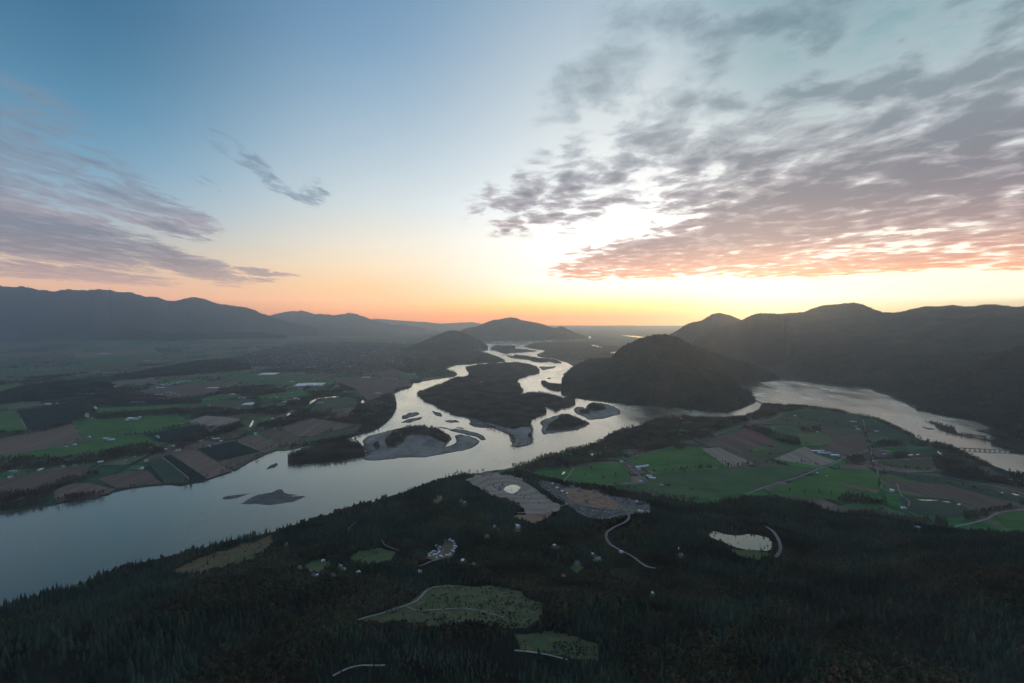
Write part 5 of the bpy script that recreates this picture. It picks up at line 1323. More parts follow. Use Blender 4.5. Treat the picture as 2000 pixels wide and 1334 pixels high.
# (px, py, width, length, height, rise, angle, roof, label, category)
BLD = [
 (485,790,95,120,5,3,.2,'glassroof','large pale flat greenhouse between dark trees left of the river','greenhouse'),(605,752,330,260,6,3,.15,'glassroof','biggest pale greenhouse roof in the fields below the town','greenhouse'),
 (525,731,240,240,6,3,.1,'glassroof','pale greenhouse roof left of the biggest greenhouse','greenhouse'),(575,781,130,120,9,6,.05,'whiteroof','bright white warehouse roof beside the curved slough','warehouse'),
 (558,786,60,60,7,4,.05,'blueroof','grey blue shed just left of the bright white warehouse','shed'),(90,791,70,55,8,5,.2,'whiteroof','white barn above the square dark orchard','barn'),(108,789,70,22,5,3,.2,'whiteroof','long low shed beside the white barn above the orchard','shed'),
 (256,818,42,60,6,3,1.2,'whiteroof','long white barn in the green field at left','barn'),(265,819,40,55,6,3,1.2,'blueroof','grey blue barn touching the long white barn','barn'),(272,816,30,26,5,3,.3,'whiteroof','small white barn right of the green field farm','barn'),
 (248,821,24,20,5,3,.6,'whiteroof','small shed left of the green field barns','shed'),(208,858,34,42,6,4,1.0,'blueroof','grey blue barn of the farm below the green field','barn'),(217,860,40,26,5,3,.4,'whiteroof','white roofed shed right of the grey blue barn','shed'),
 (174,855,20,20,4,5,.0,'whiteroof','round topped white shed beside the brown ploughed field','shed'),(145,870,24,16,5,3,.2,'whiteroof','pale house among trees at the lower edge of the ploughed field','house'),(128,874,22,15,5,3,.4,'blueroof','small blue grey house near the ploughed field','house'),
 (162,770,110,24,4,2,.1,'whiteroof','long white shed by the brown strip at far left','shed'),(190,762,140,40,5,3,-.25,'whiteroof','wide pale shed beyond the brown strip','shed'),(308,772,95,40,5,3,.1,'whiteroof','white poultry shed in the olive field','shed'),
 (270,786,120,26,5,3,.1,'whiteroof','long white shed above the green strip','shed'),(318,752,30,120,4,2,.9,'blueroof','first slanting grey shed of the row of four','shed'),(328,751,30,120,4,2,.9,'blueroof','second slanting grey shed of the row of four','shed'),
 (338,750,30,120,4,2,.9,'blueroof','third slanting grey shed of the row of four','shed'),(347,749,30,120,4,2,.9,'blueroof','fourth slanting grey shed of the row of four','shed'),(360,745,40,160,4,2,-1.2,'whiteroof','long white shed right of the four slanting sheds','shed'),
 (455,771,80,70,6,4,.1,'whiteroof','white farm building among trees near the pale greenhouse','barn'),(473,778,60,40,6,3,.3,'whiteroof','small white farm roof above the pale greenhouse','barn'),(440,763,160,26,4,2,.15,'whiteroof','long thin white shed left of the wooded farms','shed'),
 (416,758,130,60,4,2,.1,'glassroof','faint pale glasshouse strip in the far field','greenhouse'),(465,799,36,22,5,3,.2,'whiteroof','white shed at the top of the olive field','shed'),(476,800,40,20,5,3,.2,'blueroof','blue grey shed at the top of the olive field','shed'),
 (411,856,44,34,7,4,.6,'blueroof','largest pale roof of the riverside farm cluster','barn'),(422,858,22,44,5,3,1.9,'whiteroof','long pale shed right of the largest riverside barn','barn'),(392,862,26,26,5,3,.4,'whiteroof','pale shed left of the largest riverside barn','shed'),
 (371,867,30,24,5,3,.5,'blueroof','bluish shed halfway along the riverside farm lane','shed'),(339,872,20,14,5,3,.2,'whiteroof','small pale house on the lane above the brown field','house'),(323,879,18,12,5,3,.2,'whiteroof','small white house at the corner of the brown field','house'),
 (293,877,26,14,5,3,.3,'whiteroof','pale house inside the dark tree belt','house'),(276,882,24,14,5,3,.3,'redroof','brownish house inside the dark tree belt','house'),(285,901,22,16,5,3,.6,'blueroof','bluish roof at the end of the green brown field','house'),
 (276,917,20,20,6,4,.2,'whiteroof','square white roof nearest the river on the left bank','barn'),(265,917,26,12,4,2,.2,'redroof','low brown shed beside the square white roof','shed'),(25,921,40,12,4,2,.15,'blueroof','long low shed on the green strip at the left edge','shed'),
 (10,904,14,12,5,3,0,'whiteroof','pale house in the trees at the left edge','house'),(715,738,120,70,7,3,.1,'blueroof','wide blue grey roof in the brown field below the town','warehouse'),(738,769,60,36,6,3,.3,'blueroof','grey farm roof in the brown field near the river bend','barn'),
 (570,746,60,30,5,3,.2,'whiteroof','white shed in the pasture above the biggest greenhouse','shed'),(520,765,100,20,4,2,.1,'whiteroof','thin white roof left of the curved slough','shed'),(583,804,50,30,6,3,.6,'whiteroof','white shed below the bright white warehouse','shed'),
 (570,805,24,24,5,3,.6,'blueroof','small bluish shed below the bright white warehouse','shed'),(625,787,60,14,4,2,-.1,'whiteroof','thin white shed beside the olive oval field','shed'),(710,795,20,20,5,3,.3,'whiteroof','pale house between the trees near the river','house'),
 (728,794,40,14,4,2,.1,'blueroof','low shed near the river bend trees','shed'),(673,765,30,14,4,2,.1,'redroof','small brown roofs above the oval field','shed'),(745,758,50,14,4,2,.1,'redroof','reddish roof at the far side of the brown field','shed'),
 (203,691,260,90,6,3,.1,'whiteroof','distant white roof strip in the left fields','warehouse'),(92,703,200,30,5,3,.0,'whiteroof','faint long roof at far left','warehouse'),(313,692,110,50,5,3,.0,'redroof','far pinkish roof below the mountains','warehouse'),
 (285,705,90,36,5,3,.0,'whiteroof','small distant white roof in the straw field','warehouse'),(188,726,80,40,5,3,.2,'whiteroof','white farm roof beside the left dark grove','barn'),(205,728,70,30,5,3,.2,'redroof','pale brown farm roof beside the left dark grove','barn'),
 (302,667,180,60,6,3,.0,'whiteroof','far pale roof near the foot of the mountains','warehouse'),(582,660,480,60,9,3,.0,'whiteroof','long pale warehouse at the far edge of the town','warehouse'),(673,659,500,70,9,3,.0,'whiteroof','second long pale warehouse at the far edge of the town','warehouse'),
 (651,672,260,60,8,3,.0,'whiteroof','pale roof inside the far town','warehouse'),(731,688,160,50,8,3,.0,'whiteroof','pale roof at the right of the town','warehouse'),(548,675,240,60,8,3,.0,'redroof','pinkish roof in the middle of the far town','warehouse'),
 # right bank
 (1255,912,16,78,5,3,-1.15,'whiteroof','long white barn in the green pasture right of centre','barn'),(1246,914,20,22,5,3,.3,'whiteroof','white shed touching the long white barn','shed'),(1248,918,18,16,5,3,.3,'blueroof','small bluish shed below the long white barn','shed'),
 (1268,931,22,28,5,3,.9,'blueroof','upper bluish barn beside the farm lane','barn'),(1274,935,16,34,5,3,1.2,'whiteroof','lower pale barn beside the farm lane','barn'),(1252,942,18,16,5,3,.4,'blueroof','small bluish house below the farm lane','house'),
 (1293,949,12,10,5,3,.2,'whiteroof','tiny pale house by the reddish tree','house'),(1214,903,16,12,5,3,.2,'whiteroof','pale house at the top of the farm lane','house'),(1222,907,14,12,5,3,.2,'greyroof','grey house near the top of the farm lane','house'),
 (1229,911,12,12,5,3,.5,'greyroof','second grey house near the top of the farm lane','house'),(1592,882,22,48,5,3,1.4,'whiteroof','leftmost white barn of the big farm by the tan field','barn'),(1603,885,18,34,5,3,1.3,'whiteroof','second white barn of the big farm by the tan field','barn'),
 (1614,886,22,30,5,3,1.4,'blueroof','bluish barn in the middle of the big farm','barn'),(1630,890,24,46,5,3,1.35,'whiteroof','brightest white barn at the right of the big farm','barn'),(1606,881,12,24,4,2,1.3,'whiteroof','small white shed above the big farm','shed'),
 (1621,884,14,20,4,2,1.3,'redroof','brownish shed above the big farm','shed'),(1553,813,22,14,4,2,.2,'whiteroof','lone white roof in the top pasture','barn'),(1666,824,16,44,4,2,1.3,'whiteroof','long white barn near the lake shore trees','barn'),
 (1651,823,10,10,4,2,.1,'redroof','tiny roof left of the lake shore barn','shed'),(1676,839,14,28,4,2,1.4,'whiteroof','white barn beside the crossroad lane','barn'),(1672,834,12,18,4,2,1.4,'blueroof','bluish shed above the lane barn','shed'),
 (1512,836,14,30,4,2,1.5,'greyroof','low grey shed in the olive pasture','shed'),(1575,841,16,10,4,2,.1,'whiteroof','pale house under the dark tree clump','house'),(1597,845,14,10,4,2,.1,'whiteroof','second pale house under the dark tree clump','house'),
 (1597,925,12,9,4,2,.2,'whiteroof','tiny white shed in the bright green field','shed'),(1615,931,7,6,3,2,.2,'whiteroof','tiniest white shelter in the bright green field','shelter'),(1722,880,18,26,4,2,1.2,'greyroof','grey barn right of the crossroad','barn'),
 (1733,883,16,22,4,2,1.2,'blueroof','bluish barn right of the crossroad','barn'),(1727,888,14,24,4,2,1.2,'blueroof','lower bluish barn right of the crossroad','barn'),(1742,960,20,16,7,4,.7,'whiteroof','bright white barn alone beside the farm ditch','barn'),
 (1762,994,9,10,5,3,.3,'whiteroof','left of two tiny white sheds beside the bottom farm','shed'),(1768,995,9,10,5,3,.3,'whiteroof','right of two tiny white sheds beside the bottom farm','shed'),(1706,902,8,16,4,2,.1,'whiteroof','small white roof beside the straight lane','house'),
 (1793,1032,20,14,5,3,.2,'blueroof','bluish roof hidden at the forest edge on the right','house'),(1712,843,10,26,4,2,1.4,'whiteroof','long pale shed right of the crossroad lane','shed'),(1724,862,14,10,4,2,.2,'redroof','brownish house in the trees by the lane','house'),
 # on the wooded hill
 (1010,1031,13,19,9,4,.95,'whiteroof','pale blue walled barn with bright white roof on the wooded hill','barn'),(966,1031,9,9,6,3,.3,'wallroof','small tan hut in the forest left of the bright barn','hut'),
 (951,1048,12,10,5,3,.6,'greyroof','grey roof half hidden in the forest left of the bright barn','house'),(631,1098,10,9,5,3,.4,'whiteroof','small white cabin on the little meadow','cabin'),(908,983,13,10,5,3,.5,'blueroof','bluish roof in the forest below the terraces','house'),
 (901,979,10,9,5,3,.2,'greyroof','small grey roof left of the bluish forest roof','house'),(1127,1100,12,9,5,3,.6,'greyroof','grey house above the small green yard','house'),(1157,1084,9,6,4,2,.2,'whiteroof','white shed left of the winding road bottom','shed'),
 (1168,1092,14,10,5,3,.3,'greyroof','grey house left of the winding road bottom','house'),(1213,1079,12,5,4,1,-.5,'whiteroof','white trailer standing beside the winding road','trailer'),(665,1106,18,6,4,2,-.9,'blueroof','long bluish shed in the dark trees below the meadow','shed'),
 (672,1113,14,6,4,2,-.7,'blueroof','lower bluish shed in the dark trees below the meadow','shed'),(612,1124,10,8,4,2,.2,'greyroof','grey roof below the small meadow','house'),(620,1126,8,6,4,2,.2,'whiteroof','pale shed below the small meadow','shed'),
 (650,1124,9,7,4,2,.4,'greyroof','dark cabin right of the pale shed','cabin'),(1275,1161,6,5,4,2,.2,'whiteroof','tiny white hut alone in the bottom forest','hut'),(1083,1067,10,8,4,2,.3,'whiteroof','small pale roof left of the winding road','house'),
 (585,1109,10,9,5,3,.7,'greyroof','grey house in its own small gap at the far left of the hill hamlet','house'),(700,1121,11,8,5,3,.2,'blueroof','bluish house in a forest gap below the oval meadow','house'),
 (560,1064,9,8,5,3,.5,'redroof','brown roof in a forest gap near the river side slope','house'),(905,1097,12,9,5,3,.9,'whiteroof','pale house in the forest gap just below the trailer park','house'),(925,1103,10,9,5,3,.1,'greyroof','grey house right of the pale house below the trailer park','house'),
 (1330,1084,10,8,5,3,.4,'greyroof','grey house in the forest gap left of the lakeside meadow','house'),(1100,1127,10,8,5,3,.4,'redroof','brown roofed house below the small green yard','house'),(820,1119,11,8,5,3,1.1,'blueroof','bluish roof in the forest gap left of the winding forest track','house'),
]
M['wallroof'] = M['wall']
bld_xy = []
for (a, b_, w, l, h, rs, rz, rf, lb, cat) in BLD:
    building({'greenhouse': 'greenhouse', 'warehouse': 'warehouse'}.get(cat, cat), a, b_, w, l, h, rs, rz, rf, lb, cat, windows=(b_ > 1000 and a < 1500))
    bld_xy.append((a, b_))
# trailer park in the forest clearing
TR = [(868,1058),(873,1056),(879,1055),(884,1058),(888,1063),(889,1068),(887,1073),(885,1078),(880,1084),(874,1086),(852,1067),(858,1069),(856,1074),(848,1078),(842,1081),(838,1087),(846,1086),(851,1084),(857,1080),(862,1088),(853,1091),(836,1083)]
for i, (a, b_) in enumerate(TR):
    building('mobile_home', a, b_, 4.5, 14, 3.2, .9, [.5, 1.2, -.4, .9][i % 4], 'whiteroof' if i % 4 else 'blueroof', 'pale mobile home in the trailer park clearing inside the forest', 'mobile home', 'mobile homes in the forest clearing')
# new suburb on the hill
def row(pts, n, side, w, l, roofs, lab, grp, seed):
    r = np.random.default_rng(seed); P = np.array(pts, float)
    s_ = np.concatenate([[0], np.cumsum(np.hypot(*np.diff(P, axis=0).T))]); s_ /= s_[-1]
    for i in range(n):
        t = (i + .5) / n
        a = np.interp(t, s_, P[:, 0]) + r.normal(0, .6); b_ = np.interp(t, s_, P[:, 1]) + r.normal(0, .4)
        q = np.interp(min(t + .05, 1), s_, P[:, 0]) - np.interp(max(t - .05, 0), s_, P[:, 0]), np.interp(min(t + .05, 1), s_, P[:, 1]) - np.interp(max(t - .05, 0), s_, P[:, 1])
        p0 = G(a - q[0], b_ - q[1]); p1_ = G(a + q[0], b_ + q[1])
        ang_ = math.atan2(float(p1_[1] - p0[1]), float(p1_[0] - p0[0]))
        building('house', a, b_, w * r.uniform(.9, 1.1), l * r.uniform(.9, 1.15), 6, 3, ang_, roofs[int(r.integers(0, len(roofs)))], lab, 'house', grp, windows=True, hilly=True)
GR = ['greyroof', 'darkroof', 'darkroof', 'greyroof']
row([(1040,945),(1056,950),(1078,964),(1098,978),(1110,984)], 13, 0, 10, 12, GR, 'dark roofed suburban house in the row beside the dirt terraces', 'suburb row beside the dirt terraces', 1)
row([(1046,939),(1062,942),(1082,948),(1090,958),(1104,967)], 11, 0, 10, 12, GR + ['whiteroof'], 'suburban house in the upper row on the hilltop left of the muddy pond', 'upper suburb row on the hilltop', 2)
row([(1112,952),(1122,953),(1134,956)], 4, 0, 11, 12, ['greyroof'], 'dark house in the short row above the muddy pond', 'short suburb row above the muddy pond', 3)
row([(1147,955),(1162,960),(1178,967),(1192,974),(1205,980)], 13, 0, 10, 11, GR, 'house in the long row along the forest edge right of the muddy pond', 'long suburb row along the forest edge', 4)
row([(1210,978),(1228,978),(1244,982),(1262,984)], 10, 0, 10, 12, GR + ['whiteroof', 'redroof'], 'house in the back row of the suburb cluster at the right end', 'back row of the right suburb cluster', 5)
row([(1214,984),(1230,984),(1242,987),(1254,990)], 8, 0, 10, 12, GR + ['redroof'], 'house in the front row of the suburb cluster at the right end', 'front row of the right suburb cluster', 6)
row([(1122,992),(1140,994),(1160,998),(1180,1000),(1196,1001)], 13, 0, 10, 11, GR, 'house in the row just below the loop road', 'suburb row below the loop road', 7)
row([(1128,999),(1145,1008),(1168,1012),(1190,1012),(1206,1006)], 12, 0, 10, 11, GR, 'house in the lowest suburb row at the forest edge', 'lowest suburb row', 8)
row([(1246,1000),(1258,1002),(1268,1002)], 4, 0, 9, 10, ['redroof', 'whiteroof'], 'unfinished pale house at the right end below the suburb road', 'pale houses below the suburb road', 9)
row([(1140,982),(1148,984)], 2, 0, 9, 9, ['greyroof'], 'dark house inside the dirt island of the suburb', 'houses on the dirt island', 10)
# rows of vans and caravans by the right shore
def rowcar(pts, n, lab, grp):
    P = np.array(pts, float)
    for i in range(n):
        t = (i + .5) / n; a = P[0, 0] + (P[1, 0] - P[0, 0]) * t; b_ = P[0, 1] + (P[1, 1] - P[0, 1]) * t
        building('caravan', a, b_, 4, 12, 3, .5, .9, 'whiteroof' if i % 3 else 'blueroof', lab, 'caravan', grp)
rowcar([(1934,932),(1952,938)], 7, 'white caravan in the slanting park row left of the shore trees', 'caravans in the left park row')
rowcar([(1958,935),(2010,944)], 16, 'white caravan in the long park row under the shore trees', 'caravans in the long park row')
rowcar([(1958,940),(1992,948)], 8, 'white caravan in the lower park row beside the track', 'caravans in the lower park row')
# more valley houses, as one scatter of individuals near the lanes
r = np.random.default_rng(5); nh = 0
LANES = [[(0,934),(175,907),(332,886)],[(332,886),(460,860),(560,831)],[(300,860),(400,800),(480,765)],[(430,760),(620,790)],[(500,830),(620,808),(700,800)],[(560,765),(700,745),(850,728)],[(180,730),(260,722)],[(250,752),(330,770),(420,790)]]
names = ['first', 'second', 'third', 'fourth', 'fifth', 'sixth', 'seventh', 'eighth']
where = ['along the left river road', 'along the riverside farm lane', 'between the orchard and the greenhouses', 'near the pale greenhouses', 'in the trees by the river bend', 'below the far town', 'beside the left dark grove', 'around the four slanting sheds']
for li, ln in enumerate(LANES):
    P = np.array(ln, float)
    for i in range(9):
        t = r.random() * (len(P) - 1); k_ = int(t); f_ = t - k_
        a = P[k_, 0] * (1 - f_) + P[k_ + 1, 0] * f_ + r.normal(0, 6); b_ = P[k_, 1] * (1 - f_) + P[k_ + 1, 1] * f_ + r.normal(0, 2) - 1
        gx_, gy_ = G(a, b_)
        if sdist(np.array([float(gx_)]), np.array([float(gy_)]), RIV_W, 30.0)[0] > -20: continue
        building('farmhouse', a, b_, r.uniform(13, 22), r.uniform(16, 34), 5, 3, r.uniform(0, 3), ['whiteroof', 'blueroof', 'greyroof', 'redroof'][int(r.integers(0, 4))], 'small farm roof %s' % where[li], 'farmhouse', 'farm roofs %s' % where[li])
print('buildings', NB)

# the far town: thousands of roofs
def far_town():
    vs = []; fs = []; mi = []
    r = np.random.default_rng(9)
    x, y = scatter(TOWN, 56, seed=71)
    dens = fbm(x / 500, y / 500, 3, 15); k = (dens > .40) & (sdist(x, y, RIV_W, 40.0) < -20)
    x, y = x[k], y[k]
    x2, y2 = G(r.uniform(380, 900, 1500), 618 + 1000 * .85 / r.uniform(9, 26, 1500)); x = np.concatenate([x, x2]); y = np.concatenate([y, y2])
    x3, y3 = G(r.uniform(-50, 760, 500), r.uniform(672, 760, 500)); k = sdist(x3, y3, RIV_W, 40.0) < -20; x = np.concatenate([x, x3[k]]); y = np.concatenate([y, y3[k]])
    x4, y4 = G(r.uniform(1130, 1270, 120), r.uniform(655, 690, 120)); x = np.concatenate([x, x4]); y = np.concatenate([y, y4])
    for a, b_ in zip(x, y):
        w = r.uniform(5, 9); l = r.uniform(6, 13); h = r.uniform(4, 7)
        if r.random() < .06: w *= 3; l *= 4; h = 8
        th_ = r.uniform(0, .4) + (1.57 if r.random() < .5 else 0); c_, s_ = math.cos(th_), math.sin(th_)
        i = len(vs)
        for (u, v) in ((-w, -l), (w, -l), (w, l), (-w, l)): vs.append((a + u * c_ - v * s_, b_ + u * s_ + v * c_, 3))
        for (u, v) in ((-w, -l), (w, -l), (w, l), (-w, l)): vs.append((a + u * c_ - v * s_, b_ + u * s_ + v * c_, 4 + h))
        for (u, v) in ((0, -l), (0, l)): vs.append((a + u * c_ - v * s_, b_ + u * s_ + v * c_, 6.5 + h))
        q = [(0, 1, 5, 8, 4), (1, 2, 6, 5), (2, 3, 7, 9, 6), (3, 0, 4, 7), (4, 8, 9, 7), (5, 6, 9, 8)]
        fs += [tuple(k_ + i for k_ in f_) for f_ in q]; rm = int(r.choice([1, 1, 1, 2, 3, 3, 2, 1, 4]))
        mi += [5, 5, 5, 5, rm, rm]
    o = mesh_np('distant_town', vs, fs, [M['wall'], M['greyroof'], M['blueroof'], M['redroof'], M['whiteroof'], M['concrete']])
    o.data.polygons.foreach_set('material_index', mi)
    tag(o, 'distant town of small pale roofs spread across the valley floor', 'town', None, 'stuff')
    print('town', len(x))
far_town()

# ================================================================== BRIDGES
def box(vs, fs, x0, x1, y0, y1, z0, z1):
    i = len(vs)
    vs += [(x0, y0, z0), (x1, y0, z0), (x1, y1, z0), (x0, y1, z0), (x0, y0, z1), (x1, y0, z1), (x1, y1, z1), (x0, y1, z1)]
    fs += [(i, i + 3, i + 2, i + 1), (i + 4, i + 5, i + 6, i + 7), (i, i + 1, i + 5, i + 4), (i + 1, i + 2, i + 6, i + 5), (i + 2, i + 3, i + 7, i + 6), (i + 3, i, i + 4, i + 7)]
def bridge(p0, p1, wdt, zd, npier, label):
    x0, y0 = [float(v) for v in G(*p0, zd)]; x1, y1 = [float(v) for v in G(*p1, zd)]
    L = math.hypot(x1 - x0, y1 - y0)
    e = bpy.data.objects.new('bridge', None); C.objects.link(e); e.location = (x0, y0, 0); e.rotation_euler = (0, 0, math.atan2(y1 - y0, x1 - x0))
    vs = []; fs = []; box(vs, fs, -10, L + 10, -wdt / 2, wdt / 2, zd - 1.6, zd)
    mesh_np('deck', vs, fs, M['concrete'], e)
    for s_ in (-1, 1):
        vs = []; fs = []; yb = s_ * (wdt / 2 - .2); box(vs, fs, -10, L + 10, yb - .15, yb + .15, zd + .003, zd + 1.1)
        mesh_np('parapet', vs, fs, M['concrete'], e)
    for k in range(npier):
        vs = []; fs = []; xx_ = L * (k + .5) / npier
        box(vs, fs, xx_ - 1.2, xx_ + 1.2, -wdt * .32, -wdt * .32 + 1.6, -5, zd - 2.8); box(vs, fs, xx_ - 1.2, xx_ + 1.2, wdt * .32 - 1.6, wdt * .32, -5, zd - 2.8)
        box(vs, fs, xx_ - 1.6, xx_ + 1.6, -wdt * .45, wdt * .45, zd - 2.798, zd - 1.603)
        mesh_np('pier', vs, fs, M['concrete'], e)
    tag(e, label, 'bridge')
bridge((1880,875), (1978,880), 12, 11, 10, 'long low road bridge on piers crossing the right river arm')
bridge((1474,781), (1493,789), 9, 5, 4, 'short causeway bridge between the wooded hill and the farmland')

# cars and lorries on the roads
def car_proto():
    vs = []; fs = []
    body = [(-2.2,.35),(2.2,.35),(2.25,.8),(1.3,.95),(.7,1.45),(-1.0,1.5),(-1.9,1.0),(-2.25,.85)]
    n = len(body)
    for y_ in (-.85, .85):
        for (a, b_) in body: vs.append((a, y_, b_))
    fs.append(tuple(range(n))); fs.append(tuple(reversed(range(n, 2 * n))))
    for k in range(n): fs.append((k, (k + 1) % n, n + (k + 1) % n, n + k))
    vs2 = []; fs2 = []
    return vs, fs
cv, cf = car_proto()
car_me = bpy.data.meshes.new('body'); car_me.from_pydata(cv, [], cf); car_me.materials.append(M['carpaint']); car_me.update()
wv = []; wf = []
for k in range(10):
    a = 2 * math.pi * k / 10; wv += [(math.cos(a) * .36, -.12, math.sin(a) * .36), (math.cos(a) * .36, .12, math.sin(a) * .36)]
for k in range(10): wf.append((2 * k, 2 * k + 1, (2 * k + 3) % 20, (2 * k + 2) % 20))
wf.append(tuple(range(0, 20, 2))); wf.append(tuple(reversed(range(1, 20, 2))))
wh_me = bpy.data.meshes.new('wheel'); wh_me.from_pydata(wv, [], wf); wh_me.materials.append(M['tyre']); wh_me.update()
for i, (a, b_, rz, lb) in enumerate([(1029,947,.8,'pale car at the top of the dirt terraces'),(1037,958,.4,'white car on the gravel track of the dirt terraces'),(1187,1040,1.2,'pale car on the outer bend of the winding road'),
    (1512,1086,1.0,'white car at the end of the curved road below the round pond'),(1110,980,-.6,'pale car parked on the loop road'),(1517,1082,1.2,'second car just above on the curved road below the round pond'),(1245,1092,-.9,'car halfway down the winding road bottom'),(1088,968,-.7,'pale car parked at the top of the loop road')]):
    x, y, z = [float(v[0]) for v in hit(a, b_)]
    e = bpy.data.objects.new('car', None); C.objects.link(e); e.location = (x, y, z + 2.0); e.rotation_euler = (0, 0, rz)
    tag(e, lb, 'car')
    o = bpy.data.objects.new('body', car_me); C.objects.link(o); o.parent = e
    for wx in (-1.35, 1.35):
        for wy in (-.8, .8):
            o = bpy.data.objects.new('wheel', wh_me); C.objects.link(o); o.parent = e; o.location = (wx, wy, .36)

# ================================================================== AIR
hz, nt, b = new_mat('haze_air')
for n_ in list(nt.nodes):
    if n_.type == 'BSDF_PRINCIPLED': nt.nodes.remove(n_)
pv = nt.nodes.new('ShaderNodeVolumePrincipled')
pv.inputs['Density'].default_value = HAZE_D
pv.inputs['Color'].default_value = (.76, .90, 1.0, 1)
pv.inputs['Anisotropy'].default_value = .78
out = [n_ for n_ in nt.nodes if n_.type == 'OUTPUT_MATERIAL'][0]
nt.links.new(pv.outputs[0], out.inputs['Volume'])
S = 52000
vs = []; fs = []; box(vs, fs, -58000, 58000, -3000, S, -8, HAZE_TOP)
haze = mesh_np('haze', vs, fs, hz); haze['kind'] = 'stuff'

# ================================================================== SKY
SUN_AZ, SUN_EL = sR(25.0), sR(1.5)
world = bpy.data.worlds.new('World'); scene.world = world; world.use_nodes = True
nt = world.node_tree
for n_ in list(nt.nodes): nt.nodes.remove(n_)
N = nt.nodes.new; Lk = nt.links.new
def sock(v, inp):
    if isinstance(v, (int, float)): inp.default_value = v
    else: Lk(v, inp)
def Mth(op, a, b_=None, c=None, clamp=False):
    n_ = N('ShaderNodeMath'); n_.operation = op; n_.use_clamp = clamp
    sock(a, n_.inputs[0])
    if b_ is not None: sock(b_, n_.inputs[1])
    if c is not None: sock(c, n_.inputs[2])
    return n_.outputs[0]
def add(a, b_): return Mth('ADD', a, b_)
def mul(a, b_): return Mth('MULTIPLY', a, b_)
def sub(a, b_): return Mth('SUBTRACT', a, b_)
def SS(a, b_, x):
    n_ = N('ShaderNodeMapRange'); n_.interpolation_type = 'SMOOTHSTEP'
    sock(x, n_.inputs[0]); n_.inputs[1].default_value = a; n_.inputs[2].default_value = b_
    if a > b_:
        n_.inputs[1].default_value = b_; n_.inputs[2].default_value = a; n_.inputs[3].default_value = 1; n_.inputs[4].default_value = 0
    return n_.outputs[0]
def mixc(f, a, b_):
    n_ = N('ShaderNodeMix'); n_.data_type = 'RGBA'; n_.clamp_factor = True
    sock(f, n_.inputs[0])
    for v, i in ((a, 6), (b_, 7)):
        if isinstance(v, tuple): n_.inputs[i].default_value = (*v, 1)
        else: Lk(v, n_.inputs[i])
    return n_.outputs[2]
tc = N('ShaderNodeTexCoord'); sep = N('ShaderNodeSeparateXYZ'); Lk(tc.outputs['Generated'], sep.inputs[0])
dX, dY, dZ = sep.outputs
az = Mth('MULTIPLY', Mth('ARCTAN2', dX, dY), 57.29578)
el = Mth('MULTIPLY', Mth('ARCSINE', dZ), 57.29578)
def ramp(stops, fac):
    n_ = N('ShaderNodeValToRGB'); e = n_.color_ramp.elements
    n_.color_ramp.interpolation = 'LINEAR'
    for i, (p, c) in enumerate(stops):
        if i == 0: e[0].position = p; e[0].color = (*c, 1)
        elif i == 1: e[1].position = p; e[1].color = (*c, 1)
        else:
            q = e.new(p); q.color = (*c, 1)
    Lk(fac, n_.inputs[0]); return n_.outputs[0]
elf = Mth('DIVIDE', Mth('MAXIMUM', el, 0.0), 60.0, clamp=True)
def skyramp(rows): return ramp([(e_ / 60, lin(c)) for e_, c in rows], elf)
SKY_L = skyramp([(0,(205,140,120)),(1.2,(222,160,128)),(2.6,(226,178,148)),(4.2,(222,190,162)),(6.5,(190,188,182)),(9.5,(155,180,196)),(13.3,(122,164,190)),(17.3,(96,146,178)),(21,(80,130,162)),(25,(68,116,150)),(34,(60,102,136)),(60,(82,100,124))])
SKY_M = skyramp([(0,(240,160,120)),(1,(250,182,130)),(3.2,(253,206,154)),(5.4,(250,224,188)),(7.6,(240,228,208)),(11.9,(212,220,222)),(17,(184,203,216)),(22,(156,184,206)),(26.6,(132,166,196)),(31,(116,153,186)),(40,(90,132,172)),(60,(84,102,126))])
SKY_R = skyramp([(0,(248,166,106)),(.8,(255,200,108)),(1.5,(255,226,140)),(2.4,(255,246,205)),(4,(255,253,243)),(9,(253,253,250)),(12,(248,250,249)),(17,(236,240,240)),(22,(218,226,229)),(27,(196,210,219)),(31,(176,195,210)),(60,(84,102,126))])
SKY_F = skyramp([(0,(252,205,140)),(1.0,(255,232,180)),(2.0,(255,244,212)),(5,(255,250,234)),(9,(240,242,234)),(14,(218,228,226)),(18,(196,210,212)),(21.5,(164,190,196)),(25,(138,172,180)),(34,(100,145,162)),(60,(84,102,124))])
SKY_B = skyramp([(0,(100,94,108)),(5,(108,102,116)),(12,(100,106,126)),(30,(84,98,122)),(60,(80,98,122))])
sky = mixc(SS(-40, -13, az), SKY_L, SKY_M)
sky = mixc(SS(-18, 12, az), sky, SKY_R)
sky = mixc(SS(14, 30, az), sky, SKY_F)
aaz = Mth('ABSOLUTE', az)
sky = mixc(SS(44, 100, aaz), sky, SKY_B)
# physical sky folded in for the light that comes from all round
nis = N('ShaderNodeTexSky'); nis.sky_type = 'NISHITA'; nis.sun_disc = False; nis.sun_elevation = SUN_EL; nis.sun_rotation = SUN_AZ; nis.dust_density = 2.0
nsc = N('ShaderNodeVectorMath'); nsc.operation = 'SCALE'; Lk(nis.outputs[0], nsc.inputs[0]); nsc.inputs['Scale'].default_value = .10
sky = mixc(.10, sky, nsc.outputs[0])
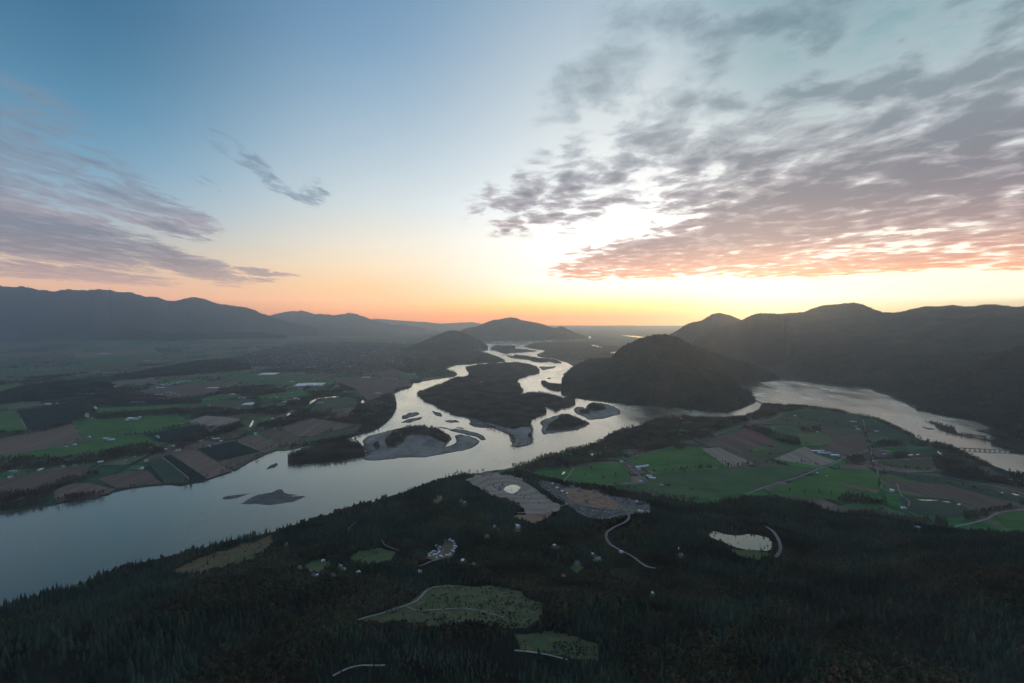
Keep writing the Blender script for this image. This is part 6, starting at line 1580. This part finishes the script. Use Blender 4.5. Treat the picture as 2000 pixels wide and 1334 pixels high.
# glow round the sunken sun (brighter than white)
gq = add(Mth('POWER', Mth('DIVIDE', sub(az, 19.0), 27.0), 2.0), Mth('POWER', Mth('DIVIDE', sub(el, 9.0), 6.5), 2.0))
gl = Mth('EXPONENT', mul(gq, -1.0))
gsc = N('ShaderNodeVectorMath'); gsc.operation = 'SCALE'; Lk(sky, gsc.inputs[0]); Lk(add(1.0, mul(gl, .22)), gsc.inputs['Scale']); sky = gsc.outputs[0]

# clouds: one thin layer seen in perspective
zz_ = add(Mth('MAXIMUM', dZ, 0.0), .045)
px_ = Mth('DIVIDE', dX, zz_); py_ = Mth('DIVIDE', dY, zz_)
cv3 = N('ShaderNodeCombineXYZ'); Lk(px_, cv3.inputs[0]); Lk(py_, cv3.inputs[1])
def noise(vec, sc, det, dist=0.0, rough_=.55, stretch=None, rot=0.0):
    if stretch:
        mp = N('ShaderNodeMapping'); mp.inputs['Rotation'].default_value = (0, 0, rot); mp.inputs['Scale'].default_value = stretch; Lk(vec, mp.inputs[0]); vec = mp.outputs[0]
    n_ = N('ShaderNodeTexNoise'); n_.inputs['Scale'].default_value = sc; n_.inputs['Detail'].default_value = det; n_.inputs['Roughness'].default_value = rough_; n_.inputs['Distortion'].default_value = dist
    Lk(vec, n_.inputs['Vector']); return n_.outputs[0]
def warp(vec, amt, sc):
    n_ = N('ShaderNodeTexNoise'); n_.inputs['Scale'].default_value = sc; n_.inputs['Detail'].default_value = 3; Lk(vec, n_.inputs['Vector'])
    a_ = N('ShaderNodeVectorMath'); a_.operation = 'SUBTRACT'; Lk(n_.outputs['Color'], a_.inputs[0]); a_.inputs[1].default_value = (.5, .5, .5)
    b2 = N('ShaderNodeVectorMath'); b2.operation = 'SCALE'; Lk(a_.outputs[0], b2.inputs[0]); b2.inputs['Scale'].default_value = amt
    c2 = N('ShaderNodeVectorMath'); c2.operation = 'ADD'; Lk(vec, c2.inputs[0]); Lk(b2.outputs[0], c2.inputs[1]); return c2.outputs[0]
wv_ = warp(cv3.outputs[0], .3, 1.6)
wv2_ = warp(cv3.outputs[0], .35, 1.1)
mpr = N('ShaderNodeMapping'); mpr.inputs['Scale'].default_value = (1.12, .88, 1); Lk(wv_, mpr.inputs[0])
nA0 = noise(mpr.outputs[0], 3.1, 9, .15, .58)
nA2 = noise(mpr.outputs[0], 6.5, 5, .2, .6)
vor = N('ShaderNodeTexVoronoi'); vor.feature = 'SMOOTH_F1'; vor.inputs['Scale'].default_value = 5.4; vor.inputs['Smoothness'].default_value = .6; Lk(mpr.outputs[0], vor.inputs['Vector'])
nA = add(nA0, mul(sub(.42, vor.outputs['Distance']), .34))
nB_ = noise(wv2_, 2.9, 9, .2, .6, (2.3, .75, 1))
nB2 = noise(wv2_, 8.0, 5, .1, .6, (2.0, .8, 1))
nL = noise(cv3.outputs[0], .35, 3, .4)
wz = mul(sub(nL, .5), 7.0)                                       # wobble of the outline, degrees
def blob(ca, ce, ra, re, rot_, amp):
    u = sub(add(az, mul(wz, .6)), ca); v = sub(add(el, mul(wz, .35)), ce)
    c_, s_ = math.cos(sR(rot_)), math.sin(sR(rot_))
    a_ = Mth('DIVIDE', add(mul(u, c_), mul(v, s_)), ra); b2 = Mth('DIVIDE', add(mul(u, -s_), mul(v, c_)), re)
    q = add(mul(a_, a_), mul(b2, b2))
    return mul(Mth('EXPONENT', mul(mul(q, q), -1.0)), amp)
covR = None
for bb in [(31,10.5,17,4.8,14,1.08),(42,14,13,8,20,1.05),(20,6.6,14,2.6,4,.98),(10.5,5.8,6.5,1.5,8,.74),(52,8,12,7,0,1.1),(28,17,15,6,25,.76),(10,16,11,5.5,28,.60),(17,25,15,8,20,.58),(32,27,18,8,10,.55),(46,24,9,7,20,.66),(1,12.5,6,3.6,12,.56),(22,22,10,7,0,.60),(38,20,10,6,20,.80),(60,15,20,12,0,.8),(34,4.8,14,1.1,0,.85)]:
    t = blob(*bb); covR = t if covR is None else Mth('MAXIMUM', covR, t)
covR = mul(covR, SS(3.1, 4.0, add(el, mul(sub(nA2, .5), 1.2))))
covL = None
for bb in [(-43,6.6,9,2.3,-10,1.1),(-33,5.0,6.5,1.1,-12,.95),(-41,3.5,8,.7,-3,.80),(-28,3.9,4.5,.4,-3,.66),(-43,13,7,5,-20,.57),(-37,10.6,6,2.4,-22,.58),(-33,9.2,4,1.4,-20,.64),(-45,16,6,1.6,-24,.46),(-28.0,15.4,4.0,1.0,-30,.44),(-24.6,13.0,4.0,.7,-32,.46),(-21.0,12.4,1.5,2.2,-50,.42),(-30,12.4,2.5,.5,-25,.42),(-26,31,3.4,1.1,-25,.50),(-36,8.6,6,1.0,-14,.72),(-52,9,9,6,0,.9),(-25.5,4.6,3.4,.4,-3,.70),(-47,11,5,2,-10,.8)]:
    t = blob(*bb); covL = t if covL is None else Mth('MAXIMUM', covL, t)
vR = add(add(nA, mul(sub(nA2, .5), .50)), mul(sub(covR, .5), .42))
densR = mul(SS(.34, .54, vR), SS(.06, .34, covR))
coreR = SS(.44, .74, vR)
vL = add(add(nB_, mul(sub(nB2, .5), .44)), mul(sub(covL, .5), .44))
densL = mul(SS(.35, .57, vL), SS(.06, .34, covL))
coreL = SS(.52, .80, vL)
cloudR = ramp([(e_ / 60, lin(c)) for e_, c in [(0,(246,160,92)),(3.4,(238,148,92)),(5.0,(210,138,112)),(7.5,(152,122,124)),(11,(122,112,122)),(16,(112,116,128)),(22,(112,126,136)),(30,(108,128,140)),(60,(70,90,110))]], elf)
cloudL = ramp([(e_ / 60, lin(c)) for e_, c in [(0,(176,134,128)),(3,(160,134,134)),(5,(116,112,126)),(7.2,(104,108,126)),(8.6,(122,120,136)),(11,(112,124,142)),(15,(92,116,136)),(22,(96,134,158)),(32,(130,155,180)),(60,(80,100,130))]], elf)
litR = ramp([(e_ / 60, lin(c)) for e_, c in [(0,(255,205,140)),(3.4,(255,192,134)),(5.0,(232,176,150)),(7.5,(196,168,162)),(11,(182,172,176)),(16,(180,182,188)),(22,(176,190,196)),(30,(160,180,190)),(60,(90,110,130))]], elf)
litL = ramp([(e_ / 60, lin(c)) for e_, c in [(0,(200,152,134)),(3,(180,150,144)),(5,(148,138,146)),(7.2,(134,134,148)),(8.6,(154,144,152)),(11,(134,146,162)),(15,(120,140,158)),(22,(108,140,164)),(32,(150,170,190)),(60,(80,100,130))]], elf)
sky2 = mixc(mul(densL, .80), sky, mixc(coreL, litL, cloudL))
sky2 = mixc(mul(densR, sub(.93, mul(SS(12, 24, el), .30))), sky2, mixc(coreR, litR, cloudR))
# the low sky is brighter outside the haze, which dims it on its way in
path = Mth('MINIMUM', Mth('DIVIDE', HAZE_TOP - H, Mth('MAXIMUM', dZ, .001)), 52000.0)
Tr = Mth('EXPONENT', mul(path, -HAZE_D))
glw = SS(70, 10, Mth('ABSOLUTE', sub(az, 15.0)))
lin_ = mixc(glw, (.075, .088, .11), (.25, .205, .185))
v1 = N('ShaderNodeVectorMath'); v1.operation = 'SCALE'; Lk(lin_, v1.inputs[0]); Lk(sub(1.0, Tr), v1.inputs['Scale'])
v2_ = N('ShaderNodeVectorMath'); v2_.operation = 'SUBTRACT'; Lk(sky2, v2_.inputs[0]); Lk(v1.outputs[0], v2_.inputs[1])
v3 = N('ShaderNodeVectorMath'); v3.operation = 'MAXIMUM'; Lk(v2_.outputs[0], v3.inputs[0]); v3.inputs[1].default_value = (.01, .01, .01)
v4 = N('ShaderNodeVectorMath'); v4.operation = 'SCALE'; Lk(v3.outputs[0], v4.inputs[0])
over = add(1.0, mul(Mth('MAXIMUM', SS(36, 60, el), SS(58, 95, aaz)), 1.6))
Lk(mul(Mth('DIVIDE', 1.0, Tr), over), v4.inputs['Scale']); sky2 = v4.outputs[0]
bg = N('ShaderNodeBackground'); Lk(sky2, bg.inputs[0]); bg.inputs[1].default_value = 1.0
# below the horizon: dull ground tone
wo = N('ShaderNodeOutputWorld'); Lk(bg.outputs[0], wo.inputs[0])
world.cycles.sampling_method = 'MANUAL'; world.cycles.sample_map_resolution = 512

sun = bpy.data.lights.new('sun', 'SUN'); sun.energy = .8; sun.angle = sR(.5); sun.color = (1, .62, .35)
so = bpy.data.objects.new('sun', sun); C.objects.link(so)
dv = Vector((math.sin(SUN_AZ) * math.cos(SUN_EL), math.cos(SUN_AZ) * math.cos(SUN_EL), math.sin(SUN_EL)))
so.rotation_euler = (-dv).to_track_quat('-Z', 'Y').to_euler()

scene.view_settings.view_transform = 'Standard'; scene.view_settings.look = 'None'
scene.view_settings.exposure = 0; scene.view_settings.gamma = 1
cy = scene.cycles
cy.max_bounces = 4; cy.diffuse_bounces = 2; cy.glossy_bounces = 2; cy.volume_bounces = 1; cy.transparent_max_bounces = 4
cy.use_denoising = True
cy.caustics_reflective = False; cy.caustics_refractive = False
cy.sample_clamp_indirect = 4
